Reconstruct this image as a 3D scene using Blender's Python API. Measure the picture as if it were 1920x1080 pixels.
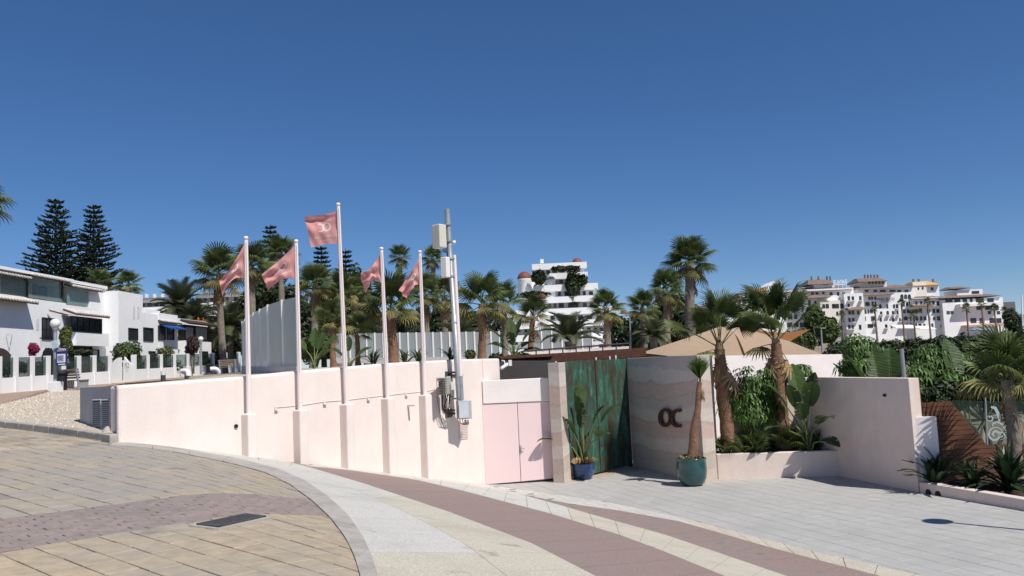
import bpy, bmesh, math, random
from mathutils import Vector, Matrix, Euler
R = math.radians
rnd = random.Random(7)
for o in list(bpy.data.objects): bpy.data.objects.remove(o)
SC = bpy.context.scene
COL = SC.collection
# ------------------------------------------------------------ camera
F_PX = 1550.0; PITCH = math.atan(140/1550.0); ROLL = R(2.7)
EYE = Vector((0, 0, 1.65))
cd = bpy.data.cameras.new('camera'); cam = bpy.data.objects.new('camera', cd); COL.objects.link(cam)
cd.sensor_width = 36; cd.lens = F_PX/1920*36; cd.clip_end = 6000; cd.clip_start = .1
CM = Matrix.Rotation(R(90)+PITCH, 3, 'X') @ Matrix.Rotation(-ROLL, 3, 'Z')
cam.matrix_world = Matrix.Translation(EYE) @ CM.to_4x4()
SC.camera = cam
# ------------------------------------------------------------ light
LDIR = Vector((-.52, .54, -1)).normalized()          # the way sunlight travels
w = bpy.data.worlds.new('World'); SC.world = w; w.use_nodes = True
nt = w.node_tree
sky = nt.nodes.new('ShaderNodeTexSky'); sky.sky_type = 'NISHITA'; sky.sun_disc = False
sky.sun_elevation = math.asin(-LDIR.z)
sky.sun_rotation = math.atan2(-LDIR.x, -LDIR.y)
sky.altitude = 3000; sky.air_density = 1.0; sky.dust_density = 0; sky.ozone_density = 6.0
bg = nt.nodes['Background']; bg.inputs['Strength'].default_value = .13
gm = nt.nodes.new('ShaderNodeGamma'); gm.inputs['Gamma'].default_value = .80
hs = nt.nodes.new('ShaderNodeHueSaturation'); hs.inputs['Saturation'].default_value = 1.25; hs.inputs['Hue'].default_value = .507
nt.links.new(sky.outputs[0], gm.inputs[0]); nt.links.new(gm.outputs[0], hs.inputs['Color']); nt.links.new(hs.outputs[0], bg.inputs[0])
sl = bpy.data.lights.new('sun', 'SUN'); sl.energy = 4.9; sl.angle = R(.5); sl.color = (1, .955, .89)
so = bpy.data.objects.new('sun', sl); COL.objects.link(so)
so.rotation_euler = LDIR.to_track_quat('-Z', 'Y').to_euler()
so.location = (20, -15, 40)
SC.view_settings.view_transform = 'Standard'; SC.view_settings.look = 'None'
SC.view_settings.exposure = 0; SC.view_settings.gamma = 1
# ------------------------------------------------------------ pixels to places (1920 x 1080 photo pixels)
def ray(px, py):
    return (CM @ Vector(((px-960)/F_PX, -(py-540)/F_PX, -1)))
def D(px, py, depth):                 # point on that ray at world depth y
    d = ray(px, py); return EYE + d*(depth/d.y)
def G(px, py, z):                     # point on that ray at height z
    d = ray(px, py); return EYE + d*((z-EYE.z)/d.z)
# ------------------------------------------------------------ ground heights (world z)
def smin(a, b, k):
    h = max(k-abs(a-b), 0)/k; return min(a, b)-h*h*k*.25
def smax(a, b, k): return -smin(-a, -b, k)
FC = EYE.z-3.64                       # forecourt level
def H(x, y):
    pz = -.045*x+.005*y
    rp = EYE.z-1.117-.216*x-.108*y
    return smax(smin(pz, rp, .12), FC, .1)
def HIT(px, py):
    d = ray(px, py); t = 2.0; p = EYE+d*t
    while t < 80:
        q = EYE+d*(t+.05)
        if q.z < H(q.x, q.y): break
        t += .05
    a, b = t, t+.05
    for _ in range(25):
        m = (a+b)/2; q = EYE+d*m
        if q.z < H(q.x, q.y): b = m
        else: a = m
    return EYE+d*((a+b)/2)
# ------------------------------------------------------------ materials
MATS = {}
def mat(name, col, rough=.8, var=.12, scale=3.0, bump=0.0, bscale=40.0, metal=0.0, spec=.3, island=0.0, hue=None,
        stain=None, stain_scale=.6, stain_amt=.0, trans=0.0, slo=.48, shi=.72, streak=None, streak_amt=.3, spots=None, spot_scale=3.0, coat=0.0, obj_rand=0.0):
    if name in MATS: return MATS[name]
    m = bpy.data.materials.new(name); m.use_nodes = True; MATS[name] = m
    n = m.node_tree.nodes; l = m.node_tree.links; b = n['Principled BSDF']
    b.inputs['Roughness'].default_value = rough; b.inputs['Metallic'].default_value = metal
    b.inputs['Specular IOR Level'].default_value = spec
    if coat: b.inputs['Coat Weight'].default_value = coat; b.inputs['Coat Roughness'].default_value = .08
    geo = n.new('ShaderNodeNewGeometry')
    tx = n.new('ShaderNodeTexNoise'); tx.inputs['Scale'].default_value = scale; tx.inputs['Detail'].default_value = 6
    tx.inputs['Roughness'].default_value = .65
    l.new(geo.outputs['Position'], tx.inputs['Vector'])
    c = tuple(col)+(1,)
    hi = tuple(min(1, v*(1+var)) for v in col)+(1,); lo = tuple(v*(1-var) for v in col)+(1,)
    if hue: hi = tuple(hue)+(1,)
    mr = n.new('ShaderNodeMapRange'); mr.inputs['From Min'].default_value = .3; mr.inputs['From Max'].default_value = .7
    l.new(tx.outputs['Fac'], mr.inputs['Value'])
    mx = n.new('ShaderNodeMix'); mx.data_type = 'RGBA'; mx.inputs[6].default_value = lo; mx.inputs[7].default_value = hi
    l.new(mr.outputs[0], mx.inputs[0]); out = mx.outputs[2]
    if stain:
        t2 = n.new('ShaderNodeTexNoise'); t2.inputs['Scale'].default_value = stain_scale; t2.inputs['Detail'].default_value = 9
        t2.inputs['Roughness'].default_value = .7
        l.new(geo.outputs['Position'], t2.inputs['Vector'])
        r2 = n.new('ShaderNodeMapRange'); r2.inputs['From Min'].default_value = slo; r2.inputs['From Max'].default_value = shi
        r2.inputs['To Max'].default_value = stain_amt
        l.new(t2.outputs['Fac'], r2.inputs['Value'])
        m2 = n.new('ShaderNodeMix'); m2.data_type = 'RGBA'; m2.inputs[7].default_value = tuple(stain)+(1,)
        l.new(r2.outputs[0], m2.inputs[0]); l.new(out, m2.inputs[6]); out = m2.outputs[2]
    def overlay(col2, scale3, lo_, hi_, amt, det=6):
        nonlocal out
        mp = n.new('ShaderNodeMapping'); mp.inputs['Scale'].default_value = scale3; l.new(geo.outputs['Position'], mp.inputs[0])
        t_ = n.new('ShaderNodeTexNoise'); t_.inputs['Scale'].default_value = 1; t_.inputs['Detail'].default_value = det; l.new(mp.outputs[0], t_.inputs['Vector'])
        r_ = n.new('ShaderNodeMapRange'); r_.inputs['From Min'].default_value = lo_; r_.inputs['From Max'].default_value = hi_; r_.inputs['To Max'].default_value = amt
        l.new(t_.outputs['Fac'], r_.inputs['Value']); m_ = n.new('ShaderNodeMix'); m_.data_type = 'RGBA'; m_.inputs[7].default_value = tuple(col2)+(1,)
        l.new(r_.outputs[0], m_.inputs[0]); l.new(out, m_.inputs[6]); out = m_.outputs[2]
    if streak: overlay(streak, (3.2,3.2,.22), .52, .75, streak_amt)
    if spots: overlay(spots, (spot_scale,)*3, .66, .74, .75, 3)
    if island or obj_rand:
        hs = n.new('ShaderNodeHueSaturation')
        m3 = n.new('ShaderNodeMapRange'); k = island or obj_rand
        m3.inputs['To Min'].default_value = 1-k; m3.inputs['To Max'].default_value = 1+k
        if island: l.new(geo.outputs['Random Per Island'], m3.inputs['Value'])
        else:
            oi = n.new('ShaderNodeObjectInfo'); l.new(oi.outputs['Random'], m3.inputs['Value'])
        l.new(m3.outputs[0], hs.inputs['Value']); l.new(out, hs.inputs['Color']); out = hs.outputs[0]
    l.new(out, b.inputs['Base Color'])
    if bump:
        t4 = n.new('ShaderNodeTexNoise'); t4.inputs['Scale'].default_value = bscale; t4.inputs['Detail'].default_value = 5
        l.new(geo.outputs['Position'], t4.inputs['Vector'])
        bp = n.new('ShaderNodeBump'); bp.inputs['Strength'].default_value = 1; bp.inputs['Distance'].default_value = bump
        l.new(t4.outputs['Fac'], bp.inputs['Height']); l.new(bp.outputs[0], b.inputs['Normal'])
    if trans:
        tr = n.new('ShaderNodeBsdfTranslucent'); ms = n.new('ShaderNodeMixShader'); ms.inputs[0].default_value = trans
        l.new(out, tr.inputs['Color']); l.new(b.outputs[0], ms.inputs[1]); l.new(tr.outputs[0], ms.inputs[2])
        l.new(ms.outputs[0], n['Material Output'].inputs[0])
    return m
def glass_mat(name, col, alpha, rough=.05):
    if name in MATS: return MATS[name]
    m = bpy.data.materials.new(name); m.use_nodes = True; MATS[name] = m
    n = m.node_tree.nodes; l = m.node_tree.links; b = n['Principled BSDF']
    b.inputs['Base Color'].default_value = tuple(col)+(1,); b.inputs['Roughness'].default_value = rough
    b.inputs['Specular IOR Level'].default_value = .6
    t = n.new('ShaderNodeBsdfTransparent'); t.inputs[0].default_value = (.86, .93, .9, 1)
    ms = n.new('ShaderNodeMixShader'); ms.inputs[0].default_value = alpha
    l.new(t.outputs[0], ms.inputs[1]); l.new(b.outputs[0], ms.inputs[2]); l.new(ms.outputs[0], n['Material Output'].inputs[0])
    return m
# ------------------------------------------------------------ mesh building
def V(*a): return Vector(a)
class MB:
    def __init__(s): s.v = []; s.f = []; s.sm = []
    def add(s, vs, fs, smooth=False):
        o = len(s.v); s.v += [Vector(p) for p in vs]; s.f += [tuple(i+o for i in f) for f in fs]; s.sm += [smooth]*len(fs); return s
    def box(s, a, b):
        x0, y0, z0 = a; x1, y1, z1 = b
        return s.hexa([(x0,y0,z0),(x1,y0,z0),(x1,y1,z0),(x0,y1,z0)], [(x0,y0,z1),(x1,y0,z1),(x1,y1,z1),(x0,y1,z1)])
    def hexa(s, bot, top):
        n = len(bot)
        return s.add(list(bot)+list(top), [tuple(range(n-1,-1,-1)), tuple(range(n,2*n))]+[(i,(i+1)%n,n+(i+1)%n,n+i) for i in range(n)])
    def obox(s, c, ux, uy, uz):       # centre and three half-axes
        c, ux, uy, uz = map(Vector, (c, ux, uy, uz))
        q = [c-ux-uy, c+ux-uy, c+ux+uy, c-ux+uy]
        return s.hexa([p-uz for p in q], [p+uz for p in q])
    def cbox(s, a, b, e=.02):         # box with its top edge chamfered
        x0,y0,z0 = a; x1,y1,z1 = b
        q = lambda d, z: [(x0+d,y0+d,z),(x1-d,y0+d,z),(x1-d,y1-d,z),(x0+d,y1-d,z)]
        vs = q(0,z0)+q(0,z1-e)+q(e,z1); fs = [(3,2,1,0),(8,9,10,11)]
        for k in (0,4): fs += [(k+i,k+(i+1)%4,k+4+(i+1)%4,k+4+i) for i in range(4)]
        return s.add(vs, fs)
    def tube(s, pts, rad, n=8, cap=True, smooth=True):
        pts = [Vector(p) for p in pts]; m = len(pts)
        if not hasattr(rad, '__len__'): rad = [rad]*m
        vs = []; up = None
        for i, p in enumerate(pts):
            t = (pts[min(i+1,m-1)]-pts[max(i-1,0)]).normalized()
            if up is None: up = Vector((1,0,0)) if abs(t.x) < .9 else Vector((0,1,0))
            a = (up-t*up.dot(t)).normalized(); up = a; b = t.cross(a)
            for k in range(n):
                g = 2*math.pi*k/n; vs.append(p+(a*math.cos(g)+b*math.sin(g))*rad[i])
        fs = [(i*n+k, i*n+(k+1)%n, (i+1)*n+(k+1)%n, (i+1)*n+k) for i in range(m-1) for k in range(n)]
        s.add(vs, fs, smooth)
        if cap: s.add(vs[:n], [tuple(range(n-1,-1,-1))]); s.add(vs[-n:], [tuple(range(n))])
        return s
    def lathe(s, c, prof, n=24, smooth=True):
        c = Vector(c); vs = []
        for r, z in prof:
            for k in range(n):
                g = 2*math.pi*k/n; vs.append(c+Vector((r*math.cos(g), r*math.sin(g), z)))
        m = len(prof)
        return s.add(vs, [(i*n+k, i*n+(k+1)%n, (i+1)*n+(k+1)%n, (i+1)*n+k) for i in range(m-1) for k in range(n)], smooth)
    def prism(s, poly, off):          # flat polygon pushed along off
        p = [Vector(q) for q in poly]; o = Vector(off); return s.hexa(p, [q+o for q in p])
    def wall(s, line, zb, zt, th):    # upright wall along plan points; zb, zt per point; th to the left side of travel
        n = len(line); L = [Vector((p[0],p[1])) for p in line]; vs = []
        if not hasattr(zb, '__len__'): zb = [zb]*n
        if not hasattr(zt, '__len__'): zt = [zt]*n
        for i in range(n):
            t = (L[min(i+1,n-1)]-L[max(i-1,0)]).normalized(); nn = Vector((-t.y, t.x))*th
            for q, z in ((L[i],zb[i]),(L[i],zt[i]),(L[i]+nn,zt[i]),(L[i]+nn,zb[i])): vs.append((q.x,q.y,z))
        fs = []
        for i in range(n-1):
            a = 4*i; b = a+4
            fs += [(a,b,b+1,a+1),(a+1,b+1,b+2,a+2),(a+2,b+2,b+3,a+3),(a+3,b+3,b,a)]
        fs += [(0,1,2,3),(4*n-1,4*n-2,4*n-3,4*n-4)]
        return s.add(vs, fs)
    def grid(s, rows, smooth=False):
        m = len(rows); n = len(rows[0])
        return s.add([p for r in rows for p in r], [(i*n+j, i*n+j+1, (i+1)*n+j+1, (i+1)*n+j) for i in range(m-1) for j in range(n-1)], smooth)
    def mesh(s, name, m, origin=(0,0,0)):
        me = bpy.data.meshes.new(name); o = Vector(origin)
        me.from_pydata([tuple(p-o) for p in s.v], [], s.f)
        me.polygons.foreach_set('use_smooth', s.sm)
        bm = bmesh.new(); bm.from_mesh(me); bmesh.ops.recalc_face_normals(bm, faces=bm.faces); bm.to_mesh(me); bm.free()
        if m: me.materials.append(m)
        me.update(); return me
    def build(s, name, m, parent=None, local=False, bevel=0):
        if local: org = (0,0,0)
        elif parent is None: org = s.base()
        else: org = ROOT(parent)
        ob = bpy.data.objects.new(name, s.mesh(name, m, org)); COL.objects.link(ob)
        if parent is None and not local: ob.location = org
        if parent: ob.parent = parent
        if bevel:
            bv = ob.modifiers.new('bevel', 'BEVEL'); bv.width = bevel; bv.segments = 2; bv.limit_method = 'ANGLE'
        return ob
    def base(s):
        xs = [p.x for p in s.v]; ys = [p.y for p in s.v]
        return Vector(((min(xs)+max(xs))/2, (min(ys)+max(ys))/2, min(p.z for p in s.v)))
def ROOT(o):
    v = Vector((0,0,0))
    while o: v += o.location; o = o.parent
    return v
def link(name, me, parent=None, loc=(0,0,0), rot=None, scale=None):
    o = bpy.data.objects.new(name, me); COL.objects.link(o); o.location = loc
    if rot is not None: o.rotation_euler = rot
    if scale is not None: o.scale = (scale,)*3 if not hasattr(scale, '__len__') else scale
    if parent: o.parent = parent
    return o
def thing(name, label, cat, loc=(0,0,0), group=None, rotz=0):
    o = bpy.data.objects.new(name, None); COL.objects.link(o); o.location = loc; o.rotation_euler = (0,0,rotz)
    o.empty_display_size = .2
    return tag(o, label, cat, group)
def tag(o, label, cat, group=None):
    o['label'] = label; o['category'] = cat
    if group: o['group'] = group
    return o
def struct(o): o['kind'] = 'structure'; return o
def stuff(o, label=None, cat=None):
    o['kind'] = 'stuff'
    if label: o['label'] = label; o['category'] = cat
    return o
def poly_at(pl, n):                   # resample a 3D polyline to n points by length
    L = [0]
    for a, b in zip(pl, pl[1:]): L.append(L[-1]+(b-a).length)
    out = []
    for k in range(n):
        t = L[-1]*k/(n-1); i = 0
        while i < len(pl)-2 and L[i+1] < t: i += 1
        u = (t-L[i])/max(L[i+1]-L[i], 1e-6); out.append(pl[i].lerp(pl[i+1], min(max(u,0),1)))
    return out
# ============================================================ GROUND
W0 = HIT(220,828); W1 = HIT(908,908)
A = (W1-W0); A.z = 0; WLEN = A.length; A.normalize(); B = Vector((A.y, -A.x, 0))   # along / out from the pink wall
def PL(px, py, p0, n):                # pixel onto an upright or other plane
    d = ray(px,py); return EYE+d*((p0-EYE).dot(n)/d.dot(n))
def WX(px, py, off=0): return PL(px, py, W0+B*off, B)
M_yel = mat('yellow_paver', (.40,.325,.225), .85, .22, 5, .004, 60, island=.2, stain=(.30,.28,.255), stain_scale=.22, stain_amt=.9, slo=.43, shi=.6, spots=(.16,.14,.12), spot_scale=1.6)
M_mar = mat('maroon_paver', (.285,.228,.205), .85, .2, 6, .003, 60, island=.14, stain=(.21,.185,.175), stain_scale=.35, stain_amt=.8)
M_joint = mat('joint_sand', (.23,.205,.17), .95, .4, 9, .006, 80)
M_kerb = mat('kerb_concrete', (.40,.37,.33), .9, .16, 6, .004, 50, island=.08, stain=(.2,.19,.17), stain_scale=1.2, stain_amt=.6)
M_cream = mat('cream_pebble', (.52,.475,.385), .9, .42, 55, .006, 90, island=.05, stain=(.40,.36,.29), stain_scale=.6, stain_amt=.8, spots=(.25,.22,.18), spot_scale=1.8)
M_white = mat('pale_pebble', (.54,.525,.475), .9, .40, 55, .006, 90, island=.05, stain=(.42,.40,.36), stain_scale=.6, stain_amt=.75, spots=(.3,.28,.25), spot_scale=1.8)
M_red = mat('maroon_pebble', (.275,.205,.18), .9, .42, 55, .005, 90, island=.05, stain=(.25,.215,.2), stain_scale=.35, stain_amt=.9)
M_tile = mat('grey_tile', (.415,.405,.38), .7, .10, 4, .001, 40, island=.09, stain=(.29,.285,.27), stain_scale=.5, stain_amt=.55)
M_earth = mat('dry_earth', (.27,.21,.15), .95, .3, 1.5, .02, 8)
# far terrain: one sheet out to the horizon
def terr(x, y):
    if y < 34: z = FC-.25
    elif y < 250: z = FC-.25+(y-34)/216*4.9
    else: z = FC+4.65
    if y > 420: z -= min((y-420)*.05, 5)
    return z
mb = MB(); ys = [-60,-20,0,10,20,34,60,100,150,200,250,320,420,520,800,1600,4000]
xs = [-3000,-1200,-500,-250,-120,-60,-30,0,30,60,120,250,500,1200,3000]
mb.grid([[V(x,y,terr(x,y)-(.8 if abs(x)<40 and y<20 else 0)) for x in xs] for y in ys])
struct(mb.build('ground', M_earth))
# the sheet under plaza, ramp and forecourt, its joints showing between the pavers
def sheet(x0,x1,y0,y1,nx,ny,dz):
    m = MB(); m.grid([[V(x0+(x1-x0)*i/nx, y0+(y1-y0)*j/ny, 0) for i in range(nx+1)] for j in range(ny+1)])
    for p in m.v: p.z = H(p.x,p.y)+dz
    return m
# ---- boundaries read off the photo
def px3(l): return [HIT(*p) for p in l]
def ext(pl, a=0, b=3.0):
    q = list(pl)
    if b: q.append(q[-1]+(q[-1]-q[-2]).normalized()*b)
    if a: q.insert(0, q[0]+(q[0]-q[1]).normalized()*a)
    for p in q: p.z = H(p.x,p.y)
    return q
K0 = ext(px3([(205,836),(319,846),(431,868),(499,887),(544,909),(585,939),(619,971),(645,1005),(664,1042),(675,1080)]), 0, 4)
K1 = ext(px3([(214,831),(335,840),(452,861),(524,880),(574,903),(616,932),(652,966),(679,1004),(697,1043),(708,1080)]), 0, 4)
WF = [W0+A*(WLEN*i/12) for i in range(13)]
for p in WF: p.z = H(p.x,p.y)
def wfoot(px):                        # foot of the wall under a pixel column
    p = WX(px, 860); p.z = H(p.x,p.y); return p
tipA = HIT(571,873)
M1L = ext([tipA]+px3([(591,879),(685,907),(841,959),(997,1018),(1116,1079)]), 0, 4)
M1U = ext([tipA]+px3([(654,881),(779,899),(872,921),(1029,962),(1160,1002),(1246,1034),(1359,1080)]), 0, 4)
tipB = HIT(974,926)
M2L = ext([tipB]+px3([(1068,952),(1119,967),(1246,1002),(1350,1037),(1476,1080)]), 0, 4)
M2U = ext([tipB]+px3([(1068,944),(1160,957),(1272,977),(1450,1028),(1650,1080)]), 0, 4)
C3O = ext([W1+A*0.0]+px3([(980,918),(1060,930),(1144,942),(1297,975),(1502,1028),(1736,1080)]), 0, 4)
EDGE_S1 = [W0]+[wfoot(x) for x in (300,380,460,520)]+M1L
EDGE_C2U = [tipA]+[wfoot(x) for x in (600,650,700,750,800,850)]+[W1]+[HIT(940,917)]+M2L
def band(name, parent, e0, e1, n, sub, m, mode, gap=.009, th=.05, lift=0):
    a = poly_at(e0, n*sub+1); b = poly_at(e1, n*sub+1)
    for k in range(n):
        rows = []
        for j in range(sub+1):
            p, q = a[k*sub+j], b[k*sub+j]
            t = (a[min(k*sub+j+1,n*sub)]-a[max(k*sub+j-1,0)]).normalized()
            g = gap if j == 0 else (-gap if j == sub else 0)
            ln = []
            for i in range(7):
                u = i/6; r = p.lerp(q,u)+t*g
                if i in (0,6): r = r+(q-p).normalized()*(.004 if i == 0 else -.004)
                r.z = H(r.x,r.y)+lift; ln.append(r)
            rows.append(ln)
        mb = MB(); mb.grid(rows)
        # skirt
        rim = [r for r in rows[0]]+[r[-1] for r in rows[1:]]+rows[-1][::-1][1:]+[r[0] for r in rows[::-1]][1:-1]
        nr = len(rim); vs = rim+[r-V(0,0,th) for r in rim]
        mb.add(vs, [(i,(i+1)%nr,nr+(i+1)%nr,nr+i) for i in range(nr)])
        mm = m(k/n) if callable(m) else m
        o = mb.build(name, mm, parent, local=True)
side = struct(sheet(-9,10,2,26,76,96,-.035).build('sidewalk', M_joint, local=True))
e1_ = poly_at(K1,60); e2_ = poly_at(EDGE_S1,60); MIDL = [p.lerp(q,.52) for p,q in zip(e1_,e2_)]
band('slab', side, K1, MIDL, 15, 3, lambda u: M_white if u < .72 else M_cream, 0)
band('slab', side, MIDL, EDGE_S1, 19, 3, lambda u: M_white if u < .46 else M_cream, 0)
band('maroon_slab', side, M1L, M1U, 18, 3, M_red, 0)
band('slab', side, M1U, EDGE_C2U, 22, 3, lambda u: M_white if u < .5 else M_cream, 0)
band('maroon_slab', side, M2L, M2U, 16, 3, M_red, 0)
band('slab', side, M2U, C3O, 26, 3, lambda u: M_white if u < .42 else M_cream, 0)
kerb = struct(MB().grid([[p.lerp(q,.1)-V(0,0,.05),p.lerp(q,.9)-V(0,0,.05)] for p,q in zip(poly_at(K0,40),poly_at(K1,40))]).build('kerb', M_kerb, local=True))
band('kerb_stone', kerb, K0, K1, 22, 2, M_kerb, 0, .005, .1, .012)
# ---- block paving
def proj(p):
    q = CM.transposed() @ (p-EYE)
    if q.z > -.1: return None
    return (960-F_PX*q.x/q.z, 540+F_PX*q.y/q.z)
def clip(poly, p, n):
    out = []
    for i in range(len(poly)):
        a, b = poly[i], poly[(i+1)%len(poly)]; da, db = (a-p).dot(n), (b-p).dot(n)
        if da >= 0: out.append(a)
        if (da >= 0) != (db >= 0): out.append(a.lerp(b, da/(da-db)))
    return out
def flat(v): return Vector((v.x,v.y,0))
def clip_line(poly, pl, side):        # keep the part on the left (+1) or right (-1) of the nearest stretch of a polyline
    c = sum(poly, Vector())/len(poly); best = 1e9
    for a, b in zip(pl, pl[1:]):
        a, b = flat(a), flat(b); t = min(max((c-a).dot(b-a)/max((b-a).length_squared,1e-9),0),1); d = (a.lerp(b,t)-c).length
        if d < best: best = d; bs = (a,b)
    a, b = bs; t = (b-a).normalized(); n = Vector((-t.y,t.x,0))*side
    return clip(poly, a, n)
def piece(mb, poly, e=.006, th=.035, dz=0):
    n = len(poly); c = sum(poly, Vector())/n
    top = []; mid = []; bot = []
    for p in poly:
        z = H(p.x,p.y)+dz; q = p+(c-p).normalized()*e
        top.append(V(q.x,q.y,z)); mid.append(V(p.x,p.y,z-.005)); bot.append(V(p.x,p.y,z-th))
    mb.add(top+mid+bot, [tuple(range(n))]+[(k+i,k+(i+1)%n,k+n+(i+1)%n,k+n+i) for k in (0,n) for i in range(n)])
def lay(pieces, name, parent, mats, limit=300):
    pieces.sort(key=lambda t: -t[0]); rest = {}
    for k, (sz, poly, mi, dz) in enumerate(pieces):
        if k < limit:
            mb = MB(); piece(mb, poly, dz=dz); mb.build(name, mats[mi], parent, local=True)
        else: piece(rest.setdefault(mi, MB()), poly, dz=dz)
    for mi, mb in rest.items(): stuff(mb.build(name+'_field', mats[mi], parent, local=True))
plaza = struct(sheet(-26,2,1,27,70,66,-.022).build('plaza', M_joint, local=True))
GK = [D(-160,797,24.5), D(0,808,20.3), D(100,812,18.6), D(206,822,16.75)]     # kerb below the gravel
for p in GK: p.z = H(p.x,p.y)
b_lo = (flat(HIT(0,1002))-flat(W0)).dot(B); b_hi = (flat(HIT(0,1062))-flat(W0)).dot(B)
b_lo2 = (flat(HIT(556,921))-flat(W0)).dot(B); b_hi2 = (flat(HIT(604,956))-flat(W0)).dot(B)
BL = (b_lo+b_lo2)/2; BH = (b_hi+b_hi2)/2
print('band', b_lo, b_lo2, b_hi, b_hi2)
ye, ma = [], []
def consider(lst, a0, a1, b0, b1, mi, g):
    o = flat(W0); P = [o+A*(a0+g)+B*(b0+g*.7), o+A*(a1-g)+B*(b0+g*.7), o+A*(a1-g)+B*(b1-g*.7), o+A*(a0+g)+B*(b1-g*.7)]
    c = sum(P, Vector())/4; s = proj(V(c.x,c.y,H(c.x,c.y)))
    if not s or s[0] < -260 or s[0] > 800 or s[1] > 1300 or s[1] < 780: return
    if s[0] > 200:
        P = clip_line(P, K0, -1)
        if len(P) < 3: return
    if s[0] < 215:
        P = clip_line(P, GK, -1)
        if len(P) < 3: return
    ar = sum((P[i]-P[0]).cross(P[i+1]-P[0]).length for i in range(1,len(P)-1))/2
    if ar < .002: return
    lst.append((ar/(c.length**3) if 0 <= s[0] <= 1920 and s[1] <= 1090 else 0, P, mi, rnd.uniform(-.004,.003)))
BA, BB = .28, .40
for i in range(-60, 60):
    off = (i % 2)*BB/2+rnd.uniform(-.03,.03)
    for j in range(-24, 45):
        a0, b0 = i*BA, j*BB+off
        seg = [(b0, b0+BB)]
        for q0, q1 in seg:
            if q1 <= BL or q0 >= BH: consider(ye, a0, a0+BA, q0, q1, 0, .006)
            elif q0 < BL-.05: consider(ye, a0, a0+BA, q0, BL, 0, .006)
            elif q1 > BH+.05: consider(ye, a0, a0+BA, BH, q1, 0, .006)
nrow = max(1, round((BH-BL)/.115))
for r in range(nrow):
    for i in range(-80, 80):
        a0 = i*.225+(r%2)*.1125; consider(ma, a0, a0+.225, BL+(BH-BL)*r/nrow, BL+(BH-BL)*(r+1)/nrow, 1, .004)
MM = [M_yel, M_mar]
lay(ye, 'paver', plaza, MM); lay(ma, 'maroon_paver', plaza, MM)
# ---- forecourt tiles
TD = Vector((.36,-.93,0)).normalized(); TN = Vector((.93,.36,0)).normalized()
fore = struct(sheet(-2,24,6,30,52,48,-.012).build('forecourt', mat('tile_joint', (.2,.195,.18), .95), local=True))
ti = []; T0 = flat(HIT(1185,921)); TW, TL = .42, .84
for i in range(-30, 40):
    for j in range(-20, 30):
        o = T0+TN*(i*TW)+TD*(j*TL+(i%2)*TL/2); g = .0035
        P = [o+TN*g+TD*g, o+TN*(TW-g)+TD*g, o+TN*(TW-g)+TD*(TL-g), o+TN*g+TD*(TL-g)]
        c = sum(P, Vector())/4; s = proj(V(c.x,c.y,H(c.x,c.y)))
        if not s or s[0] > 2150 or s[1] > 1250 or c.y > 28.5 or c.x > 13: continue
        P = clip_line(P, C3O, 1)
        if len(P) < 3: continue
        ar = sum((P[q]-P[0]).cross(P[q+1]-P[0]).length for q in range(1,len(P)-1))/2
        if ar < .004: continue
        ti.append((ar/(c.length**3) if s[0] <= 1920 and s[1] <= 1090 else 0, P, 0, rnd.uniform(-.0015,.0015)))
print('pieces', len(ye), len(ma), len(ti))
lay(ti, 'tile', fore, [M_tile])
# ---- drain grate in the maroon band
da, db = HIT(383,990), HIT(484,968)
dl = flat(db-da).normalized(); dn = Vector((dl.y,-dl.x,0)); LG = flat(db-da).length; WG = .27; LG *= .9
dc = (da+db)/2+dn*.0; dc.z = H(dc.x,dc.y)
gr = thing('drain_grate', 'black iron slotted drain grate set in the maroon paving band', 'drain', dc)
M_iron = mat('cast_iron', (.10,.098,.095), .6, .3, 20, .001, 60, metal=.3)
hz = lambda v: V(v.x,v.y,(H(dc.x+v.x*.2,dc.y+v.y*.2)-H(dc.x-v.x*.2,dc.y-v.y*.2))/.4)
dl, dn = hz(dl), hz(dn); nu = dl.cross(dn).normalized()
if nu.z < 0: nu = -nu
def gb_(c, a, b, t, name, m): MB().obox(c, a, b, nu*t).build(name, m, gr)
gb_(dc-nu*.028, dl*(LG/2+.05), dn*(WG/2+.05), .03, 'collar', M_kerb)
gb_(dc-nu*.001, dl*LG/2, dn*WG/2, .005, 'pan', mat('pan_dark',(.012,.012,.012),.9))
mb = MB()
for s_ in (-1,1):
    mb.obox(dc+dn*s_*(WG/2-.012)+nu*.008, dl*LG/2, dn*.012, nu*.01); mb.obox(dc+dl*s_*(LG/2-.03)+nu*.0078, dl*.03, dn*WG/2, nu*.0095)
mb.build('frame', M_iron, gr)
for k in range(5): gb_(dc+dn*((k-2)*WG/5.6)+nu*.0075, dl*(LG/2-.062)+dn*.012, dn*.013, .009, 'bar', M_iron)
# ---- gravel bed, promenade path, flat roof
M_grav = mat('gravel_bed', (.52,.45,.36), .95, .35, 30, .02, 45)
M_path = mat('path_paving', (.36,.27,.19), .9, .2, 4, .003, 30, stain=(.30,.2,.17), stain_amt=.5)
M_roofg = mat('roof_screed', (.50,.44,.35), .92, .22, 2.5, .01, 14, stain=(.34,.32,.29), stain_scale=.4, stain_amt=.7)
PG = [D(-160,782,23), D(0,760,26.5), D(50,745,30), D(92,733,35), D(160,731,37)]        # gravel / path edge
KG = [D(-160,790,24.3), D(0,800,20.3), D(100,806,18.7), D(160,810,17.6), D(212,812,16.95)]
mb = MB(); a = poly_at(PG,15); b = poly_at(KG,15)
mb.grid([[a[i].lerp(b[i],k/8)+V(0,0,.08*math.sin(math.pi*k/8)) for k in range(9)] for i in range(15)], True)
gv = struct(mb.build('gravel_bed', M_grav, local=True))
gs = MB()
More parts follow.
